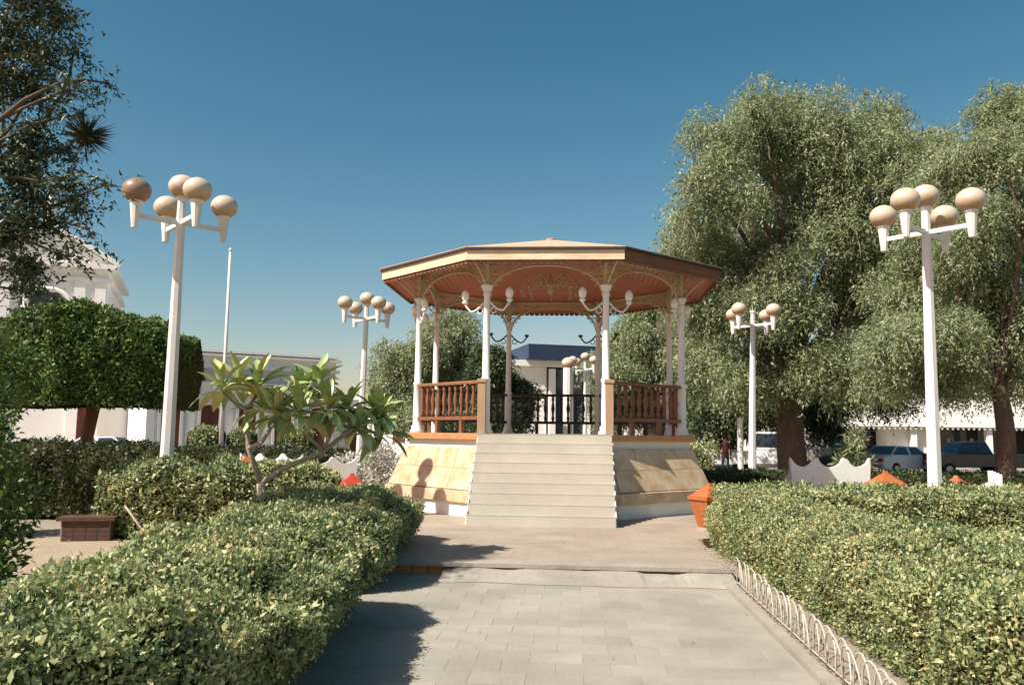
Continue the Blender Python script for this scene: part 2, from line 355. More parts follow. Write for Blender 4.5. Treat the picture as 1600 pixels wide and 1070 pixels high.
# ------------------------------------------------------------------ the bandstand
ZF = 1.56
BS = thing('bandstand', 'octagonal bandstand with white columns, brown balustrade and red-brown plank ceiling', 'bandstand', BC, BROT)
def ring(A, z, k_off=0.0):
    R = A / math.cos(PI / 8)
    return [(R * math.cos(-PI / 2 + PI / 8 + k * PI / 4), R * math.sin(-PI / 2 + PI / 8 + k * PI / 4), z) for k in range(8)]
def loft8(levels, cap=True):
    b = MB(); vs = []; fs = []
    for A, z in levels: vs += ring(A, z)
    for i in range(len(levels) - 1):
        for k in range(8): fs.append((i * 8 + k, i * 8 + (k + 1) % 8, (i + 1) * 8 + (k + 1) % 8, (i + 1) * 8 + k))
    if cap: fs += [tuple(range(7, -1, -1)), tuple((len(levels) - 1) * 8 + k for k in range(8))]
    return b.add(vs, fs)
loft8([(3.40, -0.02), (3.40, 0.262)]).build('plinth', 'white', BS)
loft8([(3.46, 0.264), (3.46, 0.27), (3.44, 0.47), (3.40, 0.48)]).build('base_band', 'marble', BS)
slope = loft8([(3.36, 0.475), (3.02, 1.30)]).build('sloped_base', 'pale_band', BS)
loft8([(2.99, 1.28), (2.99, 1.445)]).build('upper_band', 'white', BS)
loft8([(3.10, 1.447), (3.10, ZF)]).build('floor_slab', 'orange_tile', BS)
loft8([(3.02, ZF + 0.001), (3.02, ZF + 0.006)]).build('floor', 'cream', BS)
# marbled tiles on the sloping faces
A0, z0, A1, z1 = 3.375, 0.486, 3.035, 1.285
t8 = math.tan(PI / 8)
for c in range(4):
    for r in range(2):
        b = MB(); vs = []
        for lift in (0.0, 0.022):
            for (u, v) in ((c, r), (c + 1, r), (c + 1, r + 1), (c, r + 1)):
                uu = (u / 4 - 0.5) * 2; vv = v / 2
                uu += 0.004 * (1 if u == c else -1); vv += 0.004 * (1 if v == r else -1)
                A = A0 + (A1 - A0) * vv; z = z0 + (z1 - z0) * vv
                vs.append((uu * A * t8, -(A + lift * 0.92), z + lift * 0.4))
        b.add(vs, [(4, 5, 6, 7), (0, 1, 5, 4), (1, 2, 6, 5), (2, 3, 7, 6), (3, 0, 4, 7)])
        me = b.mesh('stone_tile', 'marble')
        for k in (1, 2, 6, 7, 3, 5): place('stone_tile', me, slope, (0, 0, 0), k * PI / 4)
# stairs
NS = 9; RISE = ZF / NS; GO = 0.19
body = MB()
prof = [(-3.0, -0.02), (-3.1 - NS * GO + 0.03, -0.02)]
for i in range(NS):
    yf = -3.1 - (NS - i) * GO + 0.03
    prof += [(yf, (i + 1) * RISE - 0.010), (yf + GO, (i + 1) * RISE - 0.010)]
prof[-1] = (-3.0, NS * RISE - 0.010)
body.prism(prof, 'x', -1.275, 1.275)
st = body.build('stairs', 'cream', BS)
stepm = MB().box(-1.30, 1.30, 0.0285, GO + 0.05, -0.014, 0.0).mesh('tread', 'tread')
for i in range(NS):
    place('tread', stepm, st, (0, -3.1 - (NS - i) * GO, (i + 1) * RISE - (0.0 if i < NS - 1 else -0.008)))
for sx in (-1, 1):
    sp = MB(); pr = [(-3.0, -0.01), (-3.1 - NS * GO + 0.05, -0.01), (-3.1 - NS * GO + 0.05, 0.10), (-3.14, ZF - 0.06), (-3.0, ZF - 0.06)]
    sp.prism(pr, 'x', sx * 1.277, sx * 1.292).build('stringer', 'white', st)

# columns with two lantern arms each
s8 = 2 * 2.84 * t8
colR = 2.84 / math.cos(PI / 8)
colprof = [(0.15, 0), (0.15, 0.05), (0.115, 0.08), (0.12, 0.14), (0.09, 0.18), (0.085, 1.02), (0.10, 1.04), (0.10, 1.07), (0.075, 1.10), (0.062, 2.70), (0.085, 2.74), (0.066, 2.78), (0.075, 2.80)]
col_me = MB().lathe(colprof, 14).mesh('column', 'white', True)
cap_me = MB().lathe([(0.07, 2.79), (0.115, 2.90), (0.125, 2.93), (0.06, 2.95)], 14).mesh('capital', 'white', True)
upper_me = MB().lathe([(0.05, 2.95), (0.045, 3.46), (0.07, 3.50)], 10).mesh('upper_shaft', 'lace', True)
def lantern_arm(sx):
    b = MB(); pts = []
    for i in range(13):
        t = i / 12; pts.append((sx * (0.06 + 0.44 * t), 0, 2.60 - 0.17 * math.sin(t * PI * 0.78) - 0.02 * t + (0.10 * max(0, t - 0.7) / 0.3)))
    b.tube(pts, 0.020, 6)
    b.tube([(sx * (0.15 + 0.06 * math.cos(a)), 0, 2.43 + 0.06 * math.sin(a)) for a in [i * 0.55 for i in range(12)]], 0.012, 5)
    b.lathe([(0.02, 2.56), (0.06, 2.60), (0.065, 2.63), (0.03, 2.64)], 10, (sx * 0.50, 0, 0))
    return b
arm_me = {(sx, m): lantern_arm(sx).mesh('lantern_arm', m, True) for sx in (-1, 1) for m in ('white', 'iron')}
lan_me = MB().lathe([(0.04, 2.64), (0.07, 2.69), (0.082, 2.75), (0.07, 2.81), (0.04, 2.845), (0.015, 2.87)], 12).mesh('lantern_globe', 'opal', True)
for k in range(8):
    a = -PI / 2 + PI / 8 + k * PI / 4
    c = place('column', col_me, BS, (colR * math.cos(a), colR * math.sin(a), ZF + 0.006), a + PI / 2)
    place('capital', cap_me, c); place('upper_shaft', upper_me, c)
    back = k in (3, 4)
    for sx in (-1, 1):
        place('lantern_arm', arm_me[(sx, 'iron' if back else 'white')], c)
        if not back and not (k in (5, 2) and sx < 0):
            place('lantern_globe', lan_me, c, (sx * 0.50, 0, 0))

# filigree arches between the columns
def spiral(b, cx, cz, r0, turns, a0, dirn, rt, y=0.0, ax='x'):
    pts = []
    n = int(14 * turns)
    for i in range(n + 1):
        t = i / n; r = r0 * (1 - 0.82 * t); a = a0 + dirn * 2 * PI * turns * t
        pts.append((cx + r * math.cos(a), y, cz + r * math.sin(a)))
    b.tube(pts, rt, 5)
def ringt(b, cx, cz, r, rt):
    b.tube([(cx + r * math.cos(i * PI / 5), 0, cz + r * math.sin(i * PI / 5)) for i in range(11)], rt, 5)
H = s8 / 2 - 0.06
def archz(u): return 2.72 + 0.62 * max(0.0, 1 - abs(u / H) ** 2.4) ** 0.5
b = MB()
arc = [(-H * math.cos(i * PI / 36), 0, archz(-H * math.cos(i * PI / 36))) for i in range(37)]
b.tube(arc, 0.022, 6)
b.tube([(p[0] * 0.97, 0, p[2] + 0.05) for p in arc[4:33]], 0.010, 5)
b.box(-s8 / 2 + 0.03, s8 / 2 - 0.03, -0.03, 0.03, 3.44, 3.50)
b.box(-s8 / 2 + 0.03, s8 / 2 - 0.03, -0.012, 0.012, 3.335, 3.355)
for i in range(15):
    u = -1.0 + i * 2.0 / 14
    ringt(b, u, 3.40, 0.035, 0.008)
    if i % 2: b.box(u - 0.018, u + 0.018, -0.012, 0.012, 3.36, 3.44)
for sx in (-1, 1):
    for (u, z, r, tn, a0, dr) in ((1.01, 3.22, 0.10, 1.5, PI / 2, 1), (0.83, 3.26, 0.08, 1.4, 0, -1), (1.06, 3.02, 0.075, 1.4, PI, -1), (0.66, 3.30, 0.055, 1.3, PI / 2, 1), (1.09, 2.88, 0.045, 1.3, 0, 1), (0.93, 3.08, 0.05, 1.3, PI, 1), (0.52, 3.315, 0.035, 1.2, 0, -1)):
        spiral(b, sx * u, z, r, tn, a0 if sx > 0 else PI - a0, dr * sx, 0.013)
    b.tube([(sx * 1.10, 0, 2.80), (sx * 1.03, 0, 2.98), (sx * 0.93, 0, 3.16), (sx * 0.72, 0, 3.30), (sx * 0.45, 0, 3.34)], 0.010, 5)
for sx in (-1, 1):
    for j, (u, z, r) in enumerate(((1.08, 3.12, 0.05), (0.98, 3.33, 0.05), (0.74, 3.20, 0.04), (0.88, 3.16, 0.035), (1.09, 3.31, 0.045), (1.00, 2.96, 0.03))): ringt(b, sx * u, z, r, 0.010)
    b.prism([(sx * 1.165, 2.95), (sx * 1.135, 2.95), (sx * 1.12, 3.10), (sx * 1.05, 3.30), (sx * 0.93, 3.43), (sx * 1.165, 3.43)] if sx < 0 else [(sx * 1.165, 3.43), (sx * 0.93, 3.43), (sx * 1.05, 3.30), (sx * 1.12, 3.10), (sx * 1.135, 2.95), (sx * 1.165, 2.95)], 'y', -0.006, 0.006)
arch_me = b.mesh('filigree_arch', 'lace', True)
for k in range(8):
    place('filigree_arch', arch_me, BS, (2.84 * math.sin(k * PI / 4), -2.84 * math.cos(k * PI / 4), ZF), k * PI / 4)
# scrolled brackets carrying the eaves, radial at every column
b = MB()
b.tube([(0.04 + 0.72 * t, 0, 2.92 + 0.46 * math.sin(t * PI / 2) ** 1.1) for t in [i / 12 for i in range(13)]], 0.018, 6)
b.tube([(0.04, 0, 3.44), (0.78, 0, 3.36)], 0.014, 5)
for (u, z, r, a0, dr) in ((0.16, 3.27, 0.10, 0, 1), (0.36, 3.34, 0.065, PI, -1), (0.10, 3.09, 0.05, PI / 2, 1), (0.53, 3.38, 0.04, 0, 1)):
    spiral(b, u, z, r, 1.5, a0, dr, 0.010)
brk_me = b.mesh('eave_bracket', 'lace', True)
for k in range(8):
    a = -PI / 2 + PI / 8 + k * PI / 4
    place('eave_bracket', brk_me, BS, (colR * math.cos(a), colR * math.sin(a), ZF), a)

# roof: panels, fascia, dark edge, ceiling boards, lace valance
AE = 3.62; ZE = 3.50; ZA = 4.47
se = AE * t8
roof_b = MB().add([(-se - 0.02, -AE - 0.05, ZE + 0.03), (se + 0.02, -AE - 0.05, ZE + 0.03), (0, 0, ZA + 0.03), (-se - 0.02, -AE - 0.05, ZE + 0.045), (se + 0.02, -AE - 0.05, ZE + 0.045), (0, 0, ZA + 0.05)],
                  [(2, 1, 0), (3, 4, 5), (0, 1, 4, 3)])
roof_me = roof_b.mesh('roof_panel', 'roof')
edge_me = MB().prism([(-AE - 0.045, ZE - 0.012), (-AE - 0.045, ZE + 0.028), (-AE + 0.10, ZE + 0.055), (-AE + 0.10, ZE - 0.012)], 'x', -se - 0.017, se + 0.017).mesh('roof_edge', 'roofedge')
fas_me = MB().prism([(-AE, 3.30), (-AE, ZE - 0.014), (-AE + 0.03, ZE - 0.014), (-AE + 0.03, 3.30)], 'x', -se, se).mesh('fascia_board', 'fascia')
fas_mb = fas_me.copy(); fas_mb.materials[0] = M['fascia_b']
cb = MB(); NPL = 30
for i in range(NPL):
    t0 = i / NPL; t1 = (i + 0.93) / NPL
    Aa = (AE - 0.05) * (1 - t0) + 0.02; Ab = (AE - 0.05) * (1 - t1) + 0.02
    za = 3.33 + (4.14 - 3.33) * t0; zb = 3.33 + (4.14 - 3.33) * t1; j = random.uniform(0, 0.004)
    vs = []
    for lift in (0.0, 0.018):
        vs += [(-Aa * t8, -Aa, za - j + lift), (Aa * t8, -Aa, za - j + lift), (Ab * t8, -Ab, zb - j + lift), (-Ab * t8, -Ab, zb - j + lift)]
    cb.add(vs, [(3, 2, 1, 0), (0, 1, 5, 4), (2, 3, 7, 6)])
cb.add([(-se, -AE + 0.03, 3.352), (se, -AE + 0.03, 3.352), (0, 0, 4.17)], [(0, 2, 1)])
ceil_me = cb.mesh('ceiling_panel', 'ceil')
vb = MB(); nsc = 22
for i in range(nsc):
    u0 = -se + 2 * se * i / nsc; wd = 2 * se / nsc
    pts = [(u0 + 0.004, 3.31)] + [(u0 + wd / 2 - (wd / 2 - 0.004) * math.cos(a), 3.275 - 0.045 * math.sin(a)) for a in [j * PI / 6 for j in range(7)]] + [(u0 + wd - 0.004, 3.31)]
    vb.prism(pts[::-1], 'y', -AE + 0.034, -AE + 0.042)
val_me = vb.mesh('scalloped_valance', 'wood')
for k in range(8):
    rz = k * PI / 4
    place('roof_panel', roof_me, BS, (0, 0, ZF), rz); place('roof_edge', edge_me, BS, (0, 0, ZF), rz)
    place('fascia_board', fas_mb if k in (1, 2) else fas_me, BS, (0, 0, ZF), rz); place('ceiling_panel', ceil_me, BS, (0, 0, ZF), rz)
    place('scalloped_valance', val_me, BS, (0, 0, ZF), rz)
MB().lathe([(0.10, ZA), (0.12, ZA + 0.06), (0.05, ZA + 0.085)], 10).build('roof_cap', 'roof', BS, loc=(0, 0, ZF))

# balustrades on seven sides
bal_me = MB().lathe([(0.030, 0.34), (0.030, 0.38), (0.045, 0.42), (0.026, 0.47), (0.030, 0.56), (0.050, 0.66), (0.030, 0.80), (0.024, 0.86), (0.042, 0.90), (0.030, 0.93), (0.030, 0.985)], 8).mesh('baluster', 'wood', True)
rl = s8 / 2 - 0.09
top_me = MB().prism([(-0.065, 0.985), (-0.065, 1.02), (-0.04, 1.05), (0.04, 1.05), (0.065, 1.02), (0.065, 0.985)], 'x', -rl, rl).mesh('top_rail', 'wood')
bot_me = MB().box(-rl, rl, -0.05, 0.05, 0.27, 0.34).mesh('bottom_rail', 'wood')
foot_me = MB().box(-0.04, 0.04, -0.04, 0.04, 0.0, 0.27).mesh('foot', 'wood')
newel_b = MB().box(-0.075, 0.075, -0.075, 0.075, 0.0, 0.99); newel_b.box(-0.095, 0.095, -0.095, 0.095, 0.992, 1.03); newel_b.box(-0.08, 0.08, -0.08, 0.08, 1.032, 1.06)
newel_me = newel_b.mesh('newel_post', 'newel')
M['shadewood'] = pmat('shaded_wood', (0.055, 0.035, 0.035), (0.035, 0.025, 0.03), 7, 0.5, 0.2, 30)  # near-black wood: the back bays' shade put into the colour
def shade_copy(me):
    c = me.copy(); c.materials[0] = M['shadewood']; return c
bot_md, top_md, foot_md, bal_md = (shade_copy(m_) for m_ in (bot_me, top_me, foot_me, bal_me))
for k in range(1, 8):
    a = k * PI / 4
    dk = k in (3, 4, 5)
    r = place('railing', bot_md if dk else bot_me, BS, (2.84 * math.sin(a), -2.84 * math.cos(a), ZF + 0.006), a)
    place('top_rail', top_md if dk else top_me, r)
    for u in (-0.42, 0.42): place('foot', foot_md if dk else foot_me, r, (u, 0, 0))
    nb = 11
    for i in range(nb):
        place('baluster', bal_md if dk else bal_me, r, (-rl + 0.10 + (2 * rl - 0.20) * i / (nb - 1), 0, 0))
for sx in (-1, 1):
    place('newel_post', newel_me, BS, (sx * (s8 / 2 + (0.06 if sx < 0 else 0.06)) , -2.84 - 0.15, ZF + 0.006))

# chandelier hanging from the middle of the ceiling
ch = thing('chandelier', 'pale scrolled metal chandelier hanging under the bandstand ceiling', 'chandelier', (BC.x, BC.y, BC.z + ZF + 3.35), BROT)
MB().lathe([(0.012, 0.85), (0.012, 0.35)], 8).build('hanging_rod', 'lace', ch)
MB().lathe([(0.03, -0.12), (0.08, -0.06), (0.05, 0.05), (0.10, 0.12), (0.03, 0.22), (0.05, 0.30), (0.01, 0.37)], 12).build('stem', 'lace', ch, True)
for k in range(8):
    b = MB()
    pts = [(0.05 + 0.62 * t, 0, 0.05 + 0.30 * math.sin(t * PI * 0.95) - 0.12 * t) for t in [i / 14 for i in range(15)]]
    b.tube(pts, 0.016, 5); spiral(b, 0.62, -0.12, 0.07, 1.4, PI / 2, -1, 0.012); spiral(b, 0.27, 0.12, 0.09, 1.4, PI / 2, -1, 0.012)
    b.lathe([(0.02, -0.06), (0.05, -0.02), (0.02, 0.0)], 8, (0.67, 0, 0))
    b.build('arm', 'lace', ch, True, (0, 0, 0), k * PI / 4)

# ------------------------------------------------------------------ lamp posts
POLE_H = 5.68; ARM_Z = 5.30
pole_me = MB().lathe([(0.20, 0), (0.20, 0.25), (0.135, 0.30), (0.125, 0.5), (0.080, ARM_Z - 0.05), (0.072, POLE_H), (0.10, POLE_H + 0.04), (0.10, POLE_H + 0.10)], 8).mesh('pole', 'pole')
armb = MB().bar((0.03, 0, ARM_Z), (0.74, 0, ARM_Z), 0.055, 0.075).mesh('arm', 'pole')
hold_me = MB().lathe([(0.042, -0.22), (0.055, -0.21), (0.10, 0.20), (0.12, 0.22), (0.12, 0.26), (0.09, 0.27)], 10).mesh('globe_holder', 'pole', False)
gl = MB(); ng = 10
gl.lathe([(0.24 * math.sin(PI * (0.03 + 0.80 * i / ng)), 0.21 * math.cos(PI * (0.03 + 0.80 * i / ng))) for i in range(ng, -1, -1)], 20)
globe_me = gl.mesh('globe', 'globe', True)
globe_mb = gl.mesh('globe', 'globe_b', True)
def lamp_post(loc, rz, label, lean=(0, 0), top=True, brown=(), scale=1.0, arms=(0, 1, 2, 3)):
    t = thing('lamp_post', label, 'lamp post', loc, rz, 'globe lamp posts round the bandstand')
    t.rotation_euler = (lean[0], lean[1], rz); t.scale = (scale,) * 3
    place('pole', pole_me, t)
    for k in arms:
        a = k * PI / 2
        ar = place('arm', armb, t, (0, 0, 0), a)
        place('globe_holder', hold_me, ar, (0.76, 0, ARM_Z))
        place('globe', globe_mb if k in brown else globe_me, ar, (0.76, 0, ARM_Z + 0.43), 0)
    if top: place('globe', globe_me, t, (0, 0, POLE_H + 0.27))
    return t
def ground_at(px, y, z=0.0):
    p = at(px, 700, y); return (p.x, y, z)
lamp_post(ground_at(1458, 14.6), rad(40), 'tall white five-globe lamp post at the right behind the flowering hedge', (0, rad(0.8)))
lamp_post(ground_at(261, 14.6), rad(40), 'tall white five-globe lamp post at the left before the clipped box tree', (0, rad(0.2)), brown=(2,))
lamp_post(ground_at(561, 26.8), rad(38), 'smaller-looking lamp post with globes rising left of the bandstand roof', (0, rad(1.2)))
lamp_post(ground_at(1174, 27.2), rad(40), 'white lamp post lacking its top globe, right of the bandstand', (0, rad(2.2)), top=False)
lamp_post(ground_at(914, 37.0), rad(30), 'distant lamp post seen between the bandstand rear columns', scale=0.86)
# two plain pillars
for (px, y, h, r, lab, gl_) in ((887, 33.0, 4.3, 0.19, 'thick white pillar topped by one globe, seen through the bandstand', True), (1157, 33.0, 2.45, 0.115, 'short white post with a stepped foot, beside the topless lamp post', False)):
    t = thing('pillar', lab, 'pillar', ground_at(px, y))
    MB().lathe([(r, 0), (r, h)], 10).build('shaft', 'pole', t)
    MB().lathe([(r * 2.2, 0), (r * 2.2, 0.25), (r * 1.3, 0.40), (r * 1.02, 0.55)], 10).build('foot', 'pole', t)
    if gl_:
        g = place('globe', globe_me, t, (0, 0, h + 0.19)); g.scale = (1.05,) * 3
# flagpole
fp = thing('flagpole', 'bare thin white flagpole before the long grey building', 'flagpole', ground_at(345, 40.0))
MB().lathe([(0.12, 0.30), (0.085, 5.0), (0.06, 10.2)], 10).build('pole', 'pole', fp, True)
MB().lathe([(0.35, 0), (0.35, 0.25), (0.2, 0.32)], 10).build('foot', 'concrete', fp)
MB().lathe([(0.03, 10.2), (0.085, 10.27), (0.085, 10.33), (0.02, 10.40)], 8).build('finial', 'pole', fp, True)

# ------------------------------------------------------------------ hedges
def hedge(name, label, secs, Hh, n_leaf, leaf=0.045, mat='hedgeleaf', bulge=0.14, seed=0, cat='hedge', endn=3.0, lumps=0.10, endz=0.14):
    """secs: list of (left point, right point) on the ground along the hedge"""
    rs = np.random.default_rng(seed)
    t = thing(name, label, cat, (0, 0, 0))
    P0 = Vector(((secs[0][0][0] + secs[0][1][0]) / 2, (secs[0][0][1] + secs[0][1][1]) / 2, 0)); t.location = P0
    # resample
    fine = []
    for i in range(len(secs) - 1):
        (a0, b0), (a1, b1) = secs[i], secs[i + 1]
        L = (Vector(a1) - Vector(a0)).length; n = max(2, int(L / 0.16))
        for j in range(n): fine.append((Vector(a0).lerp(Vector(a1), j / n), Vector(b0).lerp(Vector(b1), j / n)))
    fine.append((Vector(secs[-1][0]), Vector(secs[-1][1])))
    prof = [(-1.0, 0.05), (-1.02, 0.3), (-1.06, 0.55), (-1.06, 0.75), (-1.0, 0.90), (-0.86, 0.98)] + [(-0.86 + 1.72 * i / 12, 1.0) for i in range(1, 12)] + [(0.86, 0.98), (1.0, 0.90), (1.06, 0.75), (1.06, 0.55), (1.02, 0.3), (1.0, 0.05)]
    npf = len(prof); vs = []
    nf = len(fine)
    for i, (l, r) in enumerate(fine):
        c = (l + r) / 2; half = (r - l) / 2
        e = min(i, nf - 1 - i) / endn
        sh = 1.0 if e >= 1 else 0.80 + 0.20 * math.sin(e * PI / 2); zs = 1.0 if e >= 1 else 1 - endz + endz * math.sin(e * PI / 2)
        hl = half.length
        for (u, z) in prof:
            sgn = u
            uu = (abs(u) if abs(u) <= 1 else 1 + (abs(u) - 1) * (bulge / 0.06) / max(hl, 0.3)) * (1 if u > 0 else -1)
            p = Vector((c.x + half.x * uu * sh, c.y + half.y * uu * sh, z * Hh * zs))
            q = p * 1.9 + Vector((seed * 7.1, 0, 0))
            nn = noise.noise(q) * lumps * 1.5 + noise.noise(q * 2.7) * lumps
            d = Vector((half.x / hl * (u if abs(u) > 0.86 else 0), half.y / hl * (u if abs(u) > 0.86 else 0), 1.0 if z > 0.85 else 0.0))
            p += d * nn * (0.3 if z < 0.2 else 1)
            vs.append(p - P0)
    fs = []
    for i in range(nf - 1):
        for k in range(npf - 1): fs.append((i * npf + k, (i + 1) * npf + k, (i + 1) * npf + k + 1, i * npf + k + 1))
    fs.append(tuple(range(npf))); fs.append(tuple((nf - 1) * npf + k for k in range(npf - 1, -1, -1)))
    V = np.array([tuple(v) for v in vs])
    # orient: quad normals outward
    tris = []
    for f in fs:
        if len(f) == 4: tris += [(f[0], f[1], f[2]), (f[0], f[2], f[3])]
        else:
            for j in range(npf - 3): tris.append((f[0], f[j + 1], f[j + 2])) if False else None
            m = len(f) // 2
            for j in range(m):
                a, b_, c_, d_ = f[j], f[j + 1], f[-2 - j], f[-1 - j]
                tris += [(a, b_, c_), (a, c_, d_)]
    T = np.array(tris); A, B, C = V[T[:, 0]], V[T[:, 1]], V[T[:, 2]]
    N = np.cross(B - A, C - A); ar = np.linalg.norm(N, axis=1) / 2; N = unit(N)
    cen = (A + B + C) / 3; axis = np.array([V[:, 0].mean(), V[:, 1].mean(), Hh * 0.5])
    # nearest section centre
    sc = np.array([[((l + r) / 2).x - P0.x, ((l + r) / 2).y - P0.y, Hh * 0.45] for l, r in fine])
    di = ((cen[:, None, :] - sc[None]) ** 2).sum(-1).argmin(1)
    flip = ((cen - sc[di]) * N).sum(1) < 0; N[flip] *= -1
    VN = np.zeros_like(V)
    for j in range(3): np.add.at(VN, T[:, j], N * ar[:, None])
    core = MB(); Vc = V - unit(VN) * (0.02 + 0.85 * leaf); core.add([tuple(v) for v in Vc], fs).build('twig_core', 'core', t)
    pick = rs.choice(len(T), size=n_leaf, p=ar / ar.sum())
    u = rs.random(n_leaf); v = rs.random(n_leaf); sw = u + v > 1; u[sw] = 1 - u[sw]; v[sw] = 1 - v[sw]
    P = A[pick] + (B[pick] - A[pick]) * u[:, None] + (C[pick] - A[pick]) * v[:, None]
    Nn = N[pick]
    # patchy shell depth: some tufts stand out, some hollows
    ph = np.sin(P[:, 0] * 9.1 + 2 * np.sin(P[:, 1] * 5.3)) * np.sin(P[:, 1] * 8.3 + 2 * np.sin(P[:, 2] * 7.7)) * 0.5 + np.sin(P[:, 2] * 11 + P[:, 0] * 4) * 0.3
    dep = rs.normal(-0.006, 0.022, n_leaf) + 0.038 * ph - np.abs(rs.normal(0, 0.4 * leaf, n_leaf)) * (rs.random(n_leaf) < 0.5)
    stray = rs.random(n_leaf) < 0.03; dep[stray] += rs.random(stray.sum()) * 0.09
    keep = (ph > -0.60) | (rs.random(n_leaf) < 0.70)
    P = P + Nn * dep[:, None]
    P, Nn = P[keep], Nn[keep]; n = len(P)
    Tn = unit(rs.normal(size=(n, 3)) + Nn * 0.5 + np.array([0, 0, 0.35])); LN = unit(Nn + rs.normal(size=(n, 3)) * 0.55)
    Lg = leaf * np.clip(rs.lognormal(0.0, 0.33, n), 0.45, 1.9)
    Q = leaf_quads(P, Tn, LN, Lg, Lg * rs.uniform(0.42, 0.62, n), 0.12)
    place('foliage', np_mesh('foliage', Q, 4, mat), t)
    return t

hedge('clipped_hedge', 'long low clipped hedge filling the lower left corner beside the path', [((-2.40, 2.3), (-1.42, 3.7)), ((-2.45, 5.0), (-1.45, 5.0)), ((-2.55, 7.0), (-1.48, 7.0)), ((-2.65, 8.5), (-1.52, 8.25))], 0.90, 170000, 0.029, seed=1, bulge=0.27)
hedge('clipped_hedge', 'short clipped hedge at the far end of the left border, nearest the bandstand steps', [((-2.85, 8.75), (-1.52, 9.15)), ((-3.0, 11.0), (-1.55, 11.0)), ((-3.1, 13.2), (-1.58, 13.0))], 0.88, 80000, 0.032, seed=11, bulge=0.24)
hedge('clipped_hedge', 'wide low hedge behind the white wire hoops on the right of the path', [((2.60, 2.6), (5.6, 2.6)), ((2.78, 6.2), (5.5, 5.6)), ((2.95, 9.0), (4.75, 8.4)), ((3.0, 11.4), (4.1, 10.9)), ((3.08, 13.4), (4.0, 13.4))], 0.80, 215000, 0.029, seed=2, bulge=0.10)
hedge('clipped_hedge', 'second hedge strip on the right, crossing behind the near one towards the lamp post', [((3.4, 15.3), (3.3, 13.2)), ((6.0, 15.6), (5.4, 12.9)), ((8.5, 15.4), (8.0, 12.2)), ((12.5, 15.0), (11.5, 11.6))], 0.84, 80000, 0.045, seed=3, bulge=0.08)
hedge('clipped_hedge', 'taller leggy hedge with yellow leaves at the left, behind the frangipani', [((-6.4, 15.2), (-6.5, 13.4)), ((-5.0, 15.4), (-5.0, 13.7)), ((-3.1, 15.6), (-3.0, 14.4))], 1.10, 30000, 0.055, seed=4, bulge=0.10, lumps=0.13)
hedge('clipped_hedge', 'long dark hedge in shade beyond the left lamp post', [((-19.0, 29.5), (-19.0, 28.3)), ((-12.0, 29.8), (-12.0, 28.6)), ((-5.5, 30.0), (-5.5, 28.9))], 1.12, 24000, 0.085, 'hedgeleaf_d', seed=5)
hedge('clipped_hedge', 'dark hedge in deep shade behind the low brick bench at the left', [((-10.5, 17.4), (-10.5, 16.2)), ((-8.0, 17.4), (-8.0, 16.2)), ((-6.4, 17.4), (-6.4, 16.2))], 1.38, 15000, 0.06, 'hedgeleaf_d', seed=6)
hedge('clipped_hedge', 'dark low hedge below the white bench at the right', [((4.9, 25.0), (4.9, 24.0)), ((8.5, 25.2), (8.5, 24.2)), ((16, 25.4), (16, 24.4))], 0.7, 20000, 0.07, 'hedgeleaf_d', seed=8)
hedge('clipped_hedge', 'sunny clipped hedge seen under the right-hand balustrade of the bandstand', [((1.5, 33.5), (1.5, 32.0)), ((4.0, 33.5), (4.0, 32.0)), ((7.1, 33.5), (7.1, 32.0))], 1.45, 15000, 0.09, 'hedgeleaf', seed=9)

# white wire hoops along the right border
hp = thing('hoop_edging', 'row of white bent-wire hoops edging the right hedge', 'edging', bw(px1 + 0.2, -9.2, 0.0), BROT)
hb = MB(); hb.tube([(0, -0.20 + 0.40 * (0.5 - 0.5 * math.cos(a)), 0.30 * math.sin(a) ** 0.75 if 0 < a < PI else -0.03) for a in [i * PI / 14 for i in range(15)]], 0.0065, 6)
hoop_me = hb.mesh('hoop', 'hoopw', True)
for i in range(40):
    o = place('hoop', hoop_me, hp, (random.uniform(-0.012, 0.012), -0.05 - i * 0.20, 0), random.uniform(-0.08, 0.08))
    o.rotation_euler[1] = random.uniform(-0.12, 0.06)
b = MB(); b.tube([(0, 0.15, 0.03), (0, -8.1, 0.03)], 0.006, 5).build('ground_wire', 'hoopw', hp)

